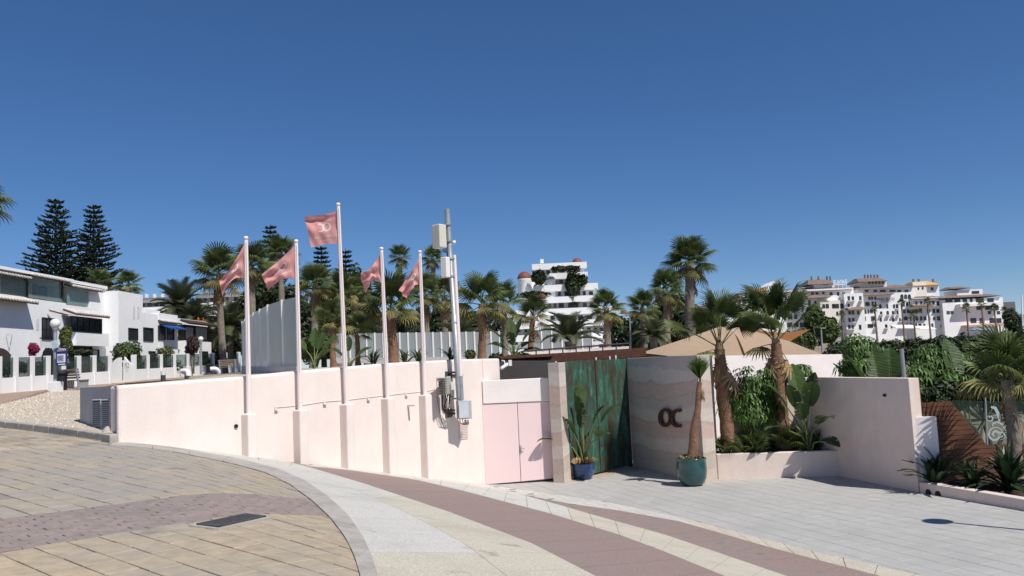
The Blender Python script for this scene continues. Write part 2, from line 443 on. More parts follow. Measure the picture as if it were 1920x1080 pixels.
for k in range(5200):                  # pebbles
    i = rnd.random()*13.99; j = rnd.random(); i0 = int(i)
    p = a[i0].lerp(a[i0+1],i-i0).lerp(b[i0].lerp(b[i0+1],i-i0), j); p.z += .08*math.sin(math.pi*j)
    r = rnd.uniform(.015,.04); g = rnd.random()*6
    q = [p+V(math.cos(g+t*2.09)*r*rnd.uniform(.7,1.2), math.sin(g+t*2.09)*r*rnd.uniform(.7,1.2), -.01) for t in range(3)]
    gs.add(q+[p+V(0,0,r*.8)], [(0,1,3),(1,2,3),(2,0,3)])
stuff(gs.build('gravel', mat('pebble', (.53,.46,.37), .9, .2, 8, island=.45), local=True), 'loose pale pebbles covering the bed beside the grey cabinet wall', 'gravel')
gk = struct(MB().wall([(p.x,p.y) for p in GK], [p.z-.2 for p in GK], [p.z-.02 for p in GK], .1).build('gravel_kerb', M_kerb, local=True))
gp = poly_at(GK, 17)
for i in range(16):
    p, q = gp[i], gp[i+1]; t = (q-p).normalized(); n = V(-t.y,t.x,0)
    mb = MB(); c = (p+q)/2+n*.09; mb.obox(c+V(0,0,.05), t*((q-p).length/2-.008), n*.09, V(0,0,.10)); mb.build('kerb_stone', M_kerb, gk, local=True, bevel=.02)
FB = [D(-200,752,33), D(0,738,38), D(112,727,44), D(225,715,52), D(300,710,57), D(380,703,64), D(457,696,72), D(560,690,80)]  # fence foot
mb = MB(); a = poly_at(FB,12); PB = [D(-160,782,23.0), D(0,760,26.5), D(50,745,30), D(92,733,35), D(160,731,37), D(222,719,40), D(330,711,46), D(460,703,56)]
b = poly_at(PB,12); mb.grid([[a[i]+V(-1,.6,0), a[i], b[i].lerp(a[i],.4), b[i]+V(0,0,-.01)] for i in range(12)])
struct(mb.build('path', M_path, local=True))
mb = MB(); b0 = poly_at(PB[:4],8); mb.grid([[p+V(.25,-.25,.012), p+V(-.12,.12,.03)] for p in b0]); struct(mb.build('path_edging', mat('edging_brick',(.27,.16,.13),.9), local=True))
# ============================================================ BEACH CLUB FRONT
M_pink = mat('pink_render', (.79,.69,.63), .9, .05, 1.2, .004, 25, stain=(.70,.60,.54), stain_scale=.5, stain_amt=.4, streak=(.64,.54,.48), streak_amt=.22)
M_wht = mat('white_render', (.80,.735,.70), .9, .05, 1.5, .004, 25, stain=(.64,.58,.54), stain_scale=.6, stain_amt=.25)
M_grey = mat('grey_render', (.47,.45,.46), .85, .14, 1.5, .003, 20, stain=(.46,.44,.43), stain_scale=1.2, stain_amt=.6)
M_polep = mat('pink_pole_paint', (.82,.715,.68), .45, .04, 3, stain=(.66,.52,.48), stain_scale=3, stain_amt=.25)
M_galv = mat('galvanised_steel', (.36,.38,.39), .45, .15, 6, metal=.35, stain=(.25,.25,.25), stain_scale=4, stain_amt=.4)
M_dark = mat('dark_grey_paint', (.06,.057,.058), .7, .2, 3)
M_black = mat('black_rubber', (.018,.018,.02), .6, .2, 5)
ZT = EYE.z
tops = [WX(*p) for p in [(221,723),(467,705),(563,695),(650,688),(727,681),(795,677),(860,674),(905,672.5)]]
club = thing('club_wall', 'long pale pink rendered wall carrying the flagpole piers', 'wall', W0)
line = [(p.x,p.y) for p in tops]
MB().wall(line, [H(p.x,p.y)-.25 for p in tops], [p.z for p in tops], .4).build('wall_body', M_pink, club, bevel=.06)
# block over the lintel, right of the last pole
q0, q1 = WX(905,672.5), WX(937,672)
mb = MB(); mb.wall([(q0.x,q0.y),(q1.x,q1.y)], [WX(905,716).z-.1, WX(937,711).z-.1], [q0.z,q1.z], .4); mb.build('corner_block', M_pink, club, bevel=.05)
# piers
PX = [(467,775,461,446),(563,768,555,452),(650,757,634,383),(727,746,715,466),(797,740,787,472)]
for bx_, by_, tx_, ty_ in PX:
    b = WX(bx_, by_, .14); zt = b.z; h0 = H(b.x,b.y)-.2; f = flat(b)
    q = [f-A*.12-B*.16, f+A*.13-B*.16, f+A*.13+B*.15, f-A*.12+B*.15]
    MB().hexa([V(p.x,p.y,h0) for p in q], [V(p.x,p.y,zt) for p in q]).build('pier', M_pink, club, bevel=.035)
# outlet hole, pipe stub, cable clips
hp = WX(442,799)
mb = MB(); mb.tube([hp-B*.1, hp+B*.035], .045, 12); mb.build('outlet_pipe', M_black, club)
pp = WX(765,760); mb = MB(); mb.tube([pp, pp+B*.30+V(0,0,.01)], .035, 10); mb.build('pipe_stub', M_pink, club)
for x_, y_ in [(517,768),(608,757),(690,749),(761,741),(815,734)]:
    p = WX(x_,y_); mb = MB(); mb.obox(p+B*.03, A*.045, B*.03, V(0,0,.022)); mb.obox(p+B*.014+V(0,0,.055)-A*.03, A*.012, B*.014, V(0,0,.034)); mb.build('cable_clip', M_pink, club)
cl = [WX(x_,y_,.012) for x_,y_ in [(517,764),(563,760),(608,753),(650,750),(690,745),(727,741),(761,737),(797,734),(815,730)]]
MB().tube(cl, .008, 5).build('cable', M_pink, club)
for k in range(11):
    p = WX(869,792+k*3.05, .012); mb = MB(); mb.obox(p, A*.19, B*.012, V(0,0,.006)); mb.build('vent_slat', M_pink, club)
# grey cabinet end of the wall
gend = thing('cabinet_wall', 'grey rendered wall end with louvred metal cabinet doors beside gravel', 'wall', W0)
gd = (D(150,810,19.3)-D(213,822,16.85)); gd.z = 0; gd.normalize(); gn = V(gd.y,-gd.x,0)
if gn.dot(EYE-W0) < 0: gn = -gn
g0 = W0-B*.02; g1 = PL(150,800,W0,gn)
ztg = tops[0].z
gt_ = V(W0.x-g1.x,W0.y-g1.y,0).normalized(); GSIDE = .5 if V(-gt_.y,gt_.x,0).dot(gn) < 0 else -.5
fp4 = [flat(g1), flat(W0)-B*.012-A*.004, flat(W0)+A*.06-B*.36, flat(g1)+A*.45-B*.12]
zt4 = [PL(150,727,W0,gn).z, ztg-.006, ztg-.006, PL(150,727,W0,gn).z]
mb = MB(); mb.hexa([V(p.x,p.y,H(p.x,p.y)-.3) for p in fp4],[V(p.x,p.y,z) for p,z in zip(fp4,zt4)])
mb.build('wall_body', M_grey, gend, bevel=.05)
M_lou = mat('louvre_paint', (.50,.48,.46), .5, .1, 6, stain=(.3,.28,.26), stain_scale=5, stain_amt=.5)
GP = lambda x_, y_: PL(x_, y_, W0+gn*.012, gn)
for x0_, x1_ in ((176,191),(193,208)):
    c00, c10, c01, c11 = GP(x0_,804), GP(x1_,804.5), GP(x0_,750), GP(x1_,749)
    door = MB(); door.hexa([c00,c10,c11,c01],[c+gn*.012 for c in (c00,c10,c11,c01)]); dr = door.build('louvre_door', M_dark, gend)
    fr = MB()
    for s0, s1 in ((c00,c01),(c10,c11),(c00,c10),(c01,c11)): fr.tube([s0+gn*.02, s1+gn*.02], .018, 4, smooth=False)
    fr.build('frame', M_lou, dr)
    for k in range(13):
        t = (k+.7)/14; a_, b_ = c00.lerp(c01,t), c10.lerp(c11,t); mb = MB()
        mb.obox((a_+b_)/2+gn*.022, (b_-a_)*.46, gn*.016+V(0,0,-.012), V(0,0,.005)); mb.build('slat', M_lou, dr)
# boulder at the wall foot
def rock(c, r, seed, name, label, cat, m):
    rr = random.Random(seed); bm = bmesh.new(); bmesh.ops.create_icosphere(bm, subdivisions=3, radius=1)
    ph = [rr.uniform(0,6) for _ in range(6)]
    for v in bm.verts:
        k = 1+.14*math.sin(2.3*v.co.x+ph[0])+.13*math.sin(2.9*v.co.y+ph[1])+.1*math.sin(3.7*v.co.z+ph[2])
        v.co = Vector((v.co.x*r[0], v.co.y*r[1], v.co.z*r[2]))*k
    me = bpy.data.meshes.new(name); bm.to_mesh(me); bm.free(); me.materials.append(m)
    for p in me.polygons: p.use_smooth = True
    o = link(name, me, None, c); return tag(o, label, cat)
bp_ = HIT(212,824); rock(bp_+V(-.05,-.1,.1), (.14,.13,.17), 3, 'boulder', 'small pale rock at the corner of the pink wall', 'rock', M_kerb)
# ---------------- flagpoles and flags
M_flag = mat('flag_cloth', (.70,.335,.32), .9, .10, 5, .002, 60, trans=.3)
M_mark = mat('flag_print', (.82,.76,.72), .9, .05, 5, trans=.3)
flaglab = ['salmon flag hanging in a narrow fold from the pole beside the tall frosted screen',
 'salmon flag with white loops drooping on the second pole from the grey cabinet',
 'salmon flag flying full out from the tallest pole', 'small salmon flag folded in two on the pole above the pipe stub',
 'salmon flag with white loops hanging beside the phone mast']
polelab = ['pale pink flagpole on the first pier from the grey cabinet', 'pale pink flagpole on the second pier from the grey cabinet',
 'tallest pale pink flagpole of the row', 'pale pink flagpole on the fourth pier from the grey cabinet', 'pale pink flagpole on the last pier before the phone mast']
FL = [((459,456),(411,526),(417,555),(459,522)), ((553,460),(490,516),(503,543),(553,522)), ((636,394),(571,405),(583,464),(639,457)),
      ((713,476),(676,513),(685,549),(716,533)), ((787,480),(747,545),(764,560),(789,535))]
SAG = [(.10,-.22),(.02,-.12),(.06,-.04),(.12,-.28),(.05,-.20)]
RIP = [.10,.09,.05,.13,.10]
def text_mesh(txt, size):
    cu = bpy.data.curves.new('txt', 'FONT'); cu.body = txt; cu.size = size; cu.align_x = 'CENTER'; cu.align_y = 'CENTER'; cu.resolution_u = 3
    o = bpy.data.objects.new('txt', cu); COL.objects.link(o); bpy.context.view_layer.update()
    me = o.to_mesh(); vs = [v.co.copy() for v in me.vertices]; fs = [tuple(p.vertices) for p in me.polygons]
    o.to_mesh_clear(); bpy.data.objects.remove(o); bpy.data.curves.remove(cu)
    return vs, fs
def ring2d(cx, cy, rx, ry, w, a0, a1, n=28):   # thick arc in 2D
    vs = []; fs = []
    for k in range(n+1):
        a = a0+(a1-a0)*k/n; ca, sa = math.cos(a), math.sin(a)
        vs += [(cx+rx*ca, cy+ry*sa), (cx+(rx-w)*ca, cy+(ry-w)*sa)]
        if k: fs.append((2*k-2,2*k,2*k+1,2*k-1))
    return vs, fs
for i, ((bx_,by_,tx_,ty_), fl) in enumerate(zip(PX, FL)):
    b = WX(bx_,by_,.14); t = WX(tx_,ty_,.14)
    b = b-V(0,0,.06)
    pt = thing('flagpole', polelab[i], 'flagpole', b, 'flagpoles along the pink wall')
    MB().tube([b, b.lerp(t,.5), t], [.062,.055,.047], 14).build('pole', M_polep, pt)
    MB().lathe(t-V(0,0,.01), [(.0,.05),(.04,.045),(.055,.02),(.055,-.03),(.047,-.03)], 12).build('cap', M_polep, pt)
    MB().tube([t+V(.03,-.06,-.1), b+V(.03,-.075,1.0)], .006, 4).build('halyard', M_wht, pt)
    dep = (b.y+t.y)/2; ht, ft, fb, hb = [D(x_,y_,dep-.02) for x_,y_ in fl]
    # pole surface gap
    nrm = V(.35,-1,0).normalized(); sg = SAG[i]; rp = RIP[i]; seed = i*1.7
    def S(u, v, ht=ht, ft=ft, fb=fb, hb=hb, sg=sg, rp=rp, seed=seed, nrm=nrm, i=i):
        p = ht.lerp(ft,u).lerp(hb.lerp(fb,u), v)
        L = (ht-hb).length
        p = p+V(0,0,-sg[0]*L*math.sin(math.pi*u)*(1-v)-sg[1]*L*math.sin(math.pi*u)*v)
        a = u**.7
        d = rp*a*(math.sin(7*u-3.2*v+seed)+.6*math.sin(11*v+4*u+seed*2)*(1 if i == 2 else 1.2)+.3*math.sin(19*u+7*v))
        if i == 2: d += -.16*max(0,.30-v)*a*4*math.exp(-((v-.16)/.08)**2)+.05*a*math.sin(9*v+3*u)
        return p+nrm*d
    mb = MB(); nu, nv = 44, 30
    mb.grid([[S(a_/nu, b_/nv) for a_ in range(nu+1)] for b_ in range(nv+1)], True)
    fo = mb.build('flag', M_flag); tag(fo, flaglab[i], 'flag', 'salmon flags on the pole row')
    # printed mark, seen from the back so mirrored
    pieces = [ring2d(.0,.0,.105,.125,.042,0,2*math.pi), ring2d(.165,.0,.105,.125,.042,R(60),R(300))]
    k_ = 1.25
    tv, tf = text_mesh('ocean', .125); pieces.append(([(v.x-.08, v.y-.25) for v in tv], tf)); tv, tf = text_mesh('club', .125); pieces.append(([(v.x+.26, v.y-.25) for v in tv], tf))
    tv, tf = text_mesh('MARBELLA', .06); pieces.append(([(v.x+.08, v.y-.36) for v in tv], tf))
    for sgn in (1,-1):
        for vs, fs in pieces:
            vv = [S(min(max(.50+ (x_-.08)*k_ ,0.02),1), min(max(.42-y_*k_,0),1))+nrm*(.004*sgn) for x_,y_ in vs]
            MB().add(vv, fs).build('printed_mark', M_mark, fo)
# ---------------- phone mast
o_ = .34
mb_, mt_ = WX(862,755,o_), WX(838,392,o_)
mast = thing('phone_mast', 'grey steel phone mast with antenna boxes fixed to the pink wall', 'mast', mb_)
MB().tube([mb_, mb_.lerp(mt_,.45), mb_.lerp(mt_,.451), mt_], [.088,.088,.078,.078], 16).build('pole', M_galv, mast)
M_ant = mat('antenna_plastic', (.60,.58,.50), .5, .05, 3); M_antg = mat('equipment_grey', (.40,.42,.43), .45, .1, 3)
XR = V(1,0,0)
def pbox(x0,y0,x1,y1, off, dep, m, name, parent, bevel=.02, yaw=0):
    c = WX((x0+x1)/2,(y0+y1)/2,off); sc = c.y/F_PX; hw, hh = (x1-x0)/2*sc, (y1-y0)/2*sc
    u = V(math.cos(yaw),math.sin(yaw),0); n = V(-u.y,u.x,0)
    return MB().obox(c, u*hw, n*dep/2, V(0,0,hh)).build(name, m, parent, bevel=bevel), c, hw, hh
a1,c1,hw,hh = pbox(813,421,834,466, o_, .30, M_ant, 'antenna', mast, .03, R(-38))
a2,c2,hw,hh = pbox(828,482,842,521, o_, .20, mat('antenna_white',(.74,.73,.70),.5,.04,3), 'antenna', mast, .025, R(-30))
for x_, y_, ln in ((836,421,.2),(839,452,.2),(842,485,.15),(845,518,.12),(851,605,.12),(858,703,.2)):
    p = WX(x_+2,y_,o_); mb = MB(); mb.tube([p-V(0,0,.025), p+V(0,0,.025)], .105, 12); mb.tube([p, p+V(-ln,-.02,0)], .018, 6); mb.tube([p, p+V(.14,-.02,0)], .015, 6); mb.build('clamp', M_galv, mast)
p = WX(849,455,o_); mb = MB(); mb.lathe(p+V(.03,-.03,0), [(0,-.06),(.05,-.045),(.065,0),(.06,.05),(0,.055)], 12); mb.tube([p+V(.03,-.03,0), p+V(-.1,0,.02)], .014, 6); mb.build('dome_camera', mat('camera_white',(.75,.75,.75),.3), mast)
for k in range(4):
    p = WX(830+k*2.2,463,o_-.05); q = WX(838+k,480,o_-.02); MB().tube([p, p+V(0,0,-.14), q+V(0,0,.1), q], .012, 5).build('cable', M_black, mast)
    p = WX(834+k*2,521,o_-.05); q = WX(845,548,o_-.03); MB().tube([p, p+V(0,0,-.16), q], .012, 5).build('cable', M_black, mast)
# wall brackets and the equipment on them
for y_ in (704,775):
    p = WX(853,y_,o_); w_ = WX(840,y_,0); mb = MB(); mb.tube([p, w_+B*.005], .035, 4, smooth=False); mb.tube([p+V(0,0,.09), w_+B*.005+V(0,0,.09)], .03, 4, smooth=False)
    mb.obox(w_+B*.02, A*.12, B*.02, V(0,0,.12)); mb.build('bracket', M_dark, mast)
e1,c,hw,hh = pbox(823,708,839,740, o_+.05, .34, mat('radio_unit',(.33,.315,.26),.5,.12,4), 'radio_unit', mast, .015, R(-25))
mb = MB()
for k in range(7): mb.obox(c+V(-.0,-.2,-hh+.05+k*.065), V(hw*.9,0,0), V(0,.015,0), V(0,0,.012))
mb.build('fin', M_dark, e1)
pbox(819.5,715,823,726, o_+.05, .1, M_wht, 'connector_block', mast, .01)
pbox(846,716,853,731, o_+.12, .12, mat('antenna_white',(.74,.73,.70),.5,.04,3), 'junction_box', mast, .01)
pbox(838,706,845,742, o_-.08, .22, mat('shield_plate',(.52,.52,.5),.5,.2,8), 'shield_plate', mast, .01)
e2,c,hw,hh = pbox(857,751,883,785, o_+.12, .24, M_antg, 'cabinet', mast, .02, R(18))
MB().obox(c+V(.02,-.15,.0), V(hw*.72,.1,0), V(0,.01,0), V(0,0,hh*.86)).build('door', mat('cabinet_pale',(.50,.53,.56),.35,.08,3), e2)
for k in range(9):
    p = WX(828+k*2.1,738,o_+.02*k); q = WX(846+rnd.uniform(-2,5),772+rnd.uniform(-6,6),o_-.1)
    m = (p+q)/2+V(rnd.uniform(-.22,-.02),rnd.uniform(-.1,.1),rnd.uniform(-.30,-.12))
    pts = [p, p.lerp(m,.6)+V(-.03,0,-.08), m, m.lerp(q,.6)+V(.03,0,-.05), q]
    MB().tube(pts, rnd.uniform(.009,.016), 5).build('cable', M_black, mast)
for k in range(4):
    p = WX(862+k*5,786,o_+.1); q = WX(871+k*2,790,o_); MB().tube([p, p+V(.02,0,-.12), q+V(0,0,-.1), q+V(0,.1,.02)], .011, 5).build('cable', M_black, mast)
lp = [WX(818,728,.01), WX(822,760,.01), WX(828,790,.01), WX(833,803,.01), WX(838,800,.01)]; MB().tube(lp, .006, 4).build('cable', M_black, mast)
# flagless pole beside the mast
b, t = WX(866,750,.42), WX(852,478,.42)
pt = thing('flagpole', 'bare pale pink pole without a flag close to the phone mast', 'flagpole', b, 'flagpoles along the pink wall')
MB().tube([b+(t-b)*.16, t], [.056,.046], 14).build('pole', M_polep, pt)
MB().tube([b, b+(t-b)*.165], .06, 14).build('sleeve', M_galv, pt)
for f_ in (.01,.155): MB().obox(b+(t-b)*f_-B*.2, A*.09, B*.2, V(0,0,.02)).build('bracket', M_galv, pt)
# ---------------- service doors in their niche
Wd0 = V(W1.x, W1.y, FC); Wd1 = G(1036,902.5,FC); dd = (Wd1-Wd0).normalized(); dnn = V(dd.y,-dd.x,0)
DX = lambda x_, y_, o=0: PL(x_, y_, Wd0+dnn*o, dnn)
lint = thing('door_surround', 'white lintel panel above the pink service doors', 'wall', Wd0)
l0, l1 = DX(901,714), DX(1031,708); lb0, lb1 = DX(906,757.5), DX(1031,752)
mb = MB(); mb.hexa([lb0-dnn*.25, lb1-dnn*.25, lb1, lb0], [V(lb0.x,lb0.y,l0.z)-dnn*.25, V(lb1.x,lb1.y,l1.z)-dnn*.25, V(lb1.x,lb1.y,l1.z), V(lb0.x,lb0.y,l0.z)])
mb.build('lintel', M_wht, lint, bevel=.02)
sd = thing('service_doors', 'pair of pale pink flush metal doors under the white lintel', 'door', Wd0)
M_door = mat('pink_door_paint', (.80,.615,.60), .5, .03, 1, stain=(.72,.52,.5), stain_scale=1, stain_amt=.25)
xs_ = [(906,971.5),(972.5,1036)]
for k, (x0_, x1_) in enumerate(xs_):
    p0, p1 = flat(DX(x0_,800,-.03)), flat(DX(x1_,800,-.03)); zt = lb0.lerp(lb1,.5).z
    zt0 = lb0.lerp(lb1, 0 if k == 0 else .5).z-.012; zt1 = lb0.lerp(lb1, .5 if k == 0 else 1).z-.012
    mb = MB(); zb = FC+.04; zc = FC+(.05 if k == 0 else .085)
    zb = FC+(.03 if k == 0 else .05)
    mb.hexa([V(p0.x,p0.y,zb),V(p1.x,p1.y,zc),V(p1.x,p1.y,zc)-dnn*.06,V(p0.x,p0.y,zb)-dnn*.06],[V(p0.x,p0.y,zt0),V(p1.x,p1.y,zt1),V(p1.x,p1.y,zt1)-dnn*.06,V(p0.x,p0.y,zt0)-dnn*.06])
    dl_ = mb.build('door_leaf', M_door, sd, bevel=.006)
    if k == 1:
        h = DX(976,843,-.03); mb = MB(); mb.obox(h+dnn*.008, dd*.025, dnn*.008, V(0,0,.12)); mb.tube([h+dnn*.01+V(0,0,.03), h+dnn*.06+V(0,0,.03), h+dnn*.06+dd*.12+V(0,0,.03)], .012, 6); mb.build('handle', M_galv, dl_)
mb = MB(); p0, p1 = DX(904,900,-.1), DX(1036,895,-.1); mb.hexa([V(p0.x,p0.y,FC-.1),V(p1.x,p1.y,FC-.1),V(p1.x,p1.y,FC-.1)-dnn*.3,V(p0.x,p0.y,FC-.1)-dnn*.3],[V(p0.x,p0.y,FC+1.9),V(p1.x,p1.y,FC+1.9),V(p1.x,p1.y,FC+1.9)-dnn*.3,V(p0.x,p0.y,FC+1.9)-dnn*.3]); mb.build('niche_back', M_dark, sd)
# set-back wall above the lintel; the shade of the recess is in its dark colour
r0, r1 = D(930,676,27.2), D(1040,676,27.4)
o = MB().wall([(r0.x,r0.y),(r1.x,r1.y)], FC, [r0.z,r1.z], .3).build('dark_wall', mat('shaded_recess_render',(.075,.066,.064),.9,.12,2))
tag(o, 'set-back wall above the white lintel, coloured dark brown for the shade of its recess', 'wall')
sc_ = DX(947,684,.02); scam = thing('security_camera', 'white security camera mounted at the edge of the dark set-back wall', 'camera', sc_)
mb = MB(); mb.tube([sc_+V(-.1,.06,.14), sc_+V(-.02,0,.12), sc_+V(0,0,.02)], .018, 6); mb.build('arm', mat('camera_white',(.75,.75,.75),.3), scam)
mb = MB(); mb.tube([sc_+V(.1,.05,.03), sc_+V(-.12,-.12,-.1)], .05, 10); mb.obox(sc_+V(.16,.02,.05), V(.05,0,0), V(0,.05,0), V(0,0,.09)); mb.build('body', mat('camera_white',(.75,.75,.75),.3), scam)
# ---------------- rammed earth: pillar and curved wall
def rammed():
    m = bpy.data.materials.new('rammed_earth'); m.use_nodes = True; n = m.node_tree.nodes; l = m.node_tree.links; b = n['Principled BSDF']
    b.inputs['Roughness'].default_value = .95; b.inputs['Specular IOR Level'].default_value = .15
    g = n.new('ShaderNodeNewGeometry'); sp = n.new('ShaderNodeSeparateXYZ'); l.new(g.outputs['Position'], sp.inputs[0])
    nz = n.new('ShaderNodeTexNoise'); nz.inputs['Scale'].default_value = .55; nz.inputs['Detail'].default_value = 3; l.new(g.outputs['Position'], nz.inputs['Vector'])
    ad = n.new('ShaderNodeMath'); ad.operation = 'MULTIPLY_ADD'; ad.inputs[1].default_value = .9; l.new(nz.outputs['Fac'], ad.inputs[0]); l.new(sp.outputs['Z'], ad.inputs[2])
    mu = n.new('ShaderNodeMath'); mu.operation = 'MULTIPLY_ADD'; mu.inputs[1].default_value = .265; mu.inputs[2].default_value = .42; l.new(ad.outputs[0], mu.inputs[0])
    cr = n.new('ShaderNodeValToRGB'); cr.color_ramp.interpolation = 'LINEAR'; l.new(mu.outputs[0], cr.inputs[0])
    cols = [(.50,.43,.36),(.44,.37,.31),(.53,.47,.41),(.47,.345,.30),(.52,.47,.42),(.43,.37,.33),(.48,.36,.31),(.53,.49,.44),(.42,.385,.355),(.40,.37,.34)]
    mean = (.56,.46,.375); cols = [tuple(mean[q]+(c[q]*1.17-mean[q])*.72 for q in range(3)) for c in cols]
    e = cr.color_ramp.elements; e[0].position = 0; e[0].color = cols[0]+(1,); e[1].position = 1; e[1].color = cols[-1]+(1,)
    for k, c in enumerate(cols[1:-1]):
        x = (k+1)/9; q = e.new(x-.014); q.color = cols[k]+(1,); q = e.new(x-.003); q.color = tuple(v*.87 for v in cols[k])+(1,); q = e.new(x+.010); q.color = c+(1,)
    n2 = n.new('ShaderNodeTexNoise'); n2.inputs['Scale'].default_value = 9; n2.inputs['Detail'].default_value = 8; n2.inputs['Roughness'].default_value = .75; l.new(g.outputs['Position'], n2.inputs['Vector'])
    mr = n.new('ShaderNodeMapRange'); mr.inputs['To Min'].default_value = .72; mr.inputs['To Max'].default_value = 1.22; l.new(n2.outputs['Fac'], mr.inputs['Value'])
    hs = n.new('ShaderNodeHueSaturation'); l.new(cr.outputs[0], hs.inputs['Color']); l.new(mr.outputs[0], hs.inputs['Value']); l.new(hs.outputs[0], b.inputs['Base Color'])
    bp = n.new('ShaderNodeBump'); bp.inputs['Distance'].default_value = .012; l.new(n2.outputs['Fac'], bp.inputs['Height']); l.new(bp.outputs[0], b.inputs['Normal'])
    return m
M_ram = rammed()
f0, f1 = G(1038,905,FC), G(1059,906,FC); fd = V(.42,.9,0).normalized()
ztp = ZT-.06
o = MB().hexa([f0-V(0,0,.05), f1-V(0,0,.05), f1+fd*1.1-V(0,0,.05), f0+fd*1.1-V(0,0,.05)], [V(p.x,p.y,ztp) for p in (f0,f1,f1+fd*1.1,f0+fd*1.1)]).build('gate_pillar', M_ram, bevel=.012)
tag(o, 'square rammed earth pillar between the pink doors and the green gate', 'pillar')
RW = [G(*p,FC) for p in [(1187,875),(1222,881.5),(1256,889.5),(1290,898),(1322,905.5)]]
rw = thing('rammed_earth_wall', 'curved rammed earth wall with layered bands beside the green gate', 'wall', RW[0])
mb = MB(); rp = poly_at(RW, 17); mb.wall([(p.x,p.y) for p in rp], FC-.1, ZT-.03, .42)
mb.build('wall_body', M_ram, rw, bevel=.015)
# letters O and C in weathered steel
M_cor = mat('corten', (.085,.036,.022), .85, .35, 9, .003, 40, metal=.1, stain=(.07,.03,.02), stain_scale=3, stain_amt=.5)
s0, s1 = G(1232,884,FC), G(1292,898.4,FC); su = flat(s1-s0).normalized(); sn = V(su.y,-su.x,0)
if sn.dot(EYE-s0) < 0: sn = -sn
SX = lambda x_, y_: PL(x_, y_, s0+sn*.05, sn)
sign = thing('letter_sign', 'rusty steel letters O and C fixed on the curved rammed earth wall', 'sign', SX(1257,784))
def arc3(cx, cy, rx, ry, w, a0, a1, name, n=30):
    vs = []; fs = []; mb = MB()
    for k in range(n+1):
        a = a0+(a1-a0)*k/n; ca, sa = math.cos(a), math.sin(a)
        P = SX(cx+rx*ca, cy-ry*sa); Q = SX(cx+(rx-w)*ca, cy-(ry-w)*sa)
        vs += [P, Q, Q+sn*.045, P+sn*.045]
    for k in range(n):
        a = 4*k; b = a+4; fs += [(a,b,b+1,a+1),(a+1,b+1,b+2,a+2),(a+2,b+2,b+3,a+3),(a+3,b+3,b,a)]
    fs += [(0,1,2,3),(4*n+3,4*n+2,4*n+1,4*n)]
    mb.add(vs, fs); mb.build(name, M_cor, sign)
arc3(1248.5,783,12.8,17.6,5.6,0,2*math.pi,'letter_o')
arc3(1272.5,784,14.8,17.6,5.6,R(68),R(292),'letter_c')
for x_, y_ in ((1246,770),(1268,797)):
    p = SX(x_,y_); MB().tube([p+sn*.02, p-sn*.12], .012, 5).build('stud', M_dark, sign)
# ---------------- copper gate
def copper():
    m = bpy.data.materials.new('verdigris_copper'); m.use_nodes = True; n = m.node_tree.nodes; l = m.node_tree.links; b = n['Principled BSDF']
    g = n.new('ShaderNodeNewGeometry'); mp = n.new('ShaderNodeMapping'); mp.inputs['Scale'].default_value = (2.4,2.4,.8); l.new(g.outputs['Position'], mp.inputs[0])
    a = n.new('ShaderNodeTexNoise'); a.inputs['Scale'].default_value = 1.7; a.inputs['Detail'].default_value = 11; a.inputs['Roughness'].default_value = .72; a.inputs['Distortion'].default_value = .4; l.new(mp.outputs[0], a.inputs['Vector'])
    cr = n.new('ShaderNodeValToRGB'); l.new(a.outputs['Fac'], cr.inputs[0]); e = cr.color_ramp.elements
    e[0].position = .38; e[0].color = (.055,.034,.022,1); e[1].position = .72; e[1].color = (.14,.33,.22,1)
    for x, c in ((.465,(.06,.052,.034)),(.51,(.03,.085,.058)),(.58,(.04,.135,.09)),(.64,(.075,.21,.14))): q = e.new(x); q.color = c+(1,)
    l.new(cr.outputs[0], b.inputs['Base Color']); b.inputs['Roughness'].default_value = .7; b.inputs['Metallic'].default_value = .15
    return m
M_cop = copper()
ga, gb = G(1068,902,FC), G(1187,875,FC); gv_ = flat(gb-ga).normalized(); gn_ = V(gv_.y,-gv_.x,0)
gate = thing('copper_gate', 'tall double gate of green weathered copper with a dark gap', 'gate', ga)
GX = lambda x_, y_: PL(x_, y_, ga, gn_)
gm_ = GX(1121,780)
for k, (p, q) in enumerate(((flat(ga)+gv_*.10, flat(gm_)-gv_*.02),(flat(gm_)+gv_*.02, flat(gb)-gv_*.05))):
    lf = MB().hexa([V(p.x,p.y,FC+.06),V(q.x,q.y,FC+.06),V(q.x,q.y,FC+.06)-gn_*.07,V(p.x,p.y,FC+.06)-gn_*.07],[V(p.x,p.y,ZT-.04),V(q.x,q.y,ZT-.04),V(q.x,q.y,ZT-.04)-gn_*.07,V(p.x,p.y,ZT-.04)-gn_*.07]).build('gate_leaf', M_cop, gate, bevel=.006)
mb = MB()
for p in (flat(ga)+gv_*.04, flat(gm_), flat(gb)): mb.obox(V(p.x,p.y,(FC+ZT)/2-.02)-gn_*.09, gv_*.05, gn_*.05, V(0,0,(ZT-FC)/2-.02))
mb.build('frame', M_black, gate)
# beige floor at the gate
o = MB().hexa([V(p.x,p.y,FC-.01) for p in (ga-gn_*-.0+V(-.2,-.35,0), gb+V(.3,-.9,0), gb+V(.2,.3,0), ga+V(-.5,.5,0))],[V(p.x,p.y,FC+.006) for p in (ga+V(-.2,-.35,0), gb+V(.3,-.9,0), gb+V(.2,.3,0), ga+V(-.5,.5,0))]).build('threshold', mat('threshold_stone',(.42,.34,.27),.8,.12,3), local=True); struct(o)
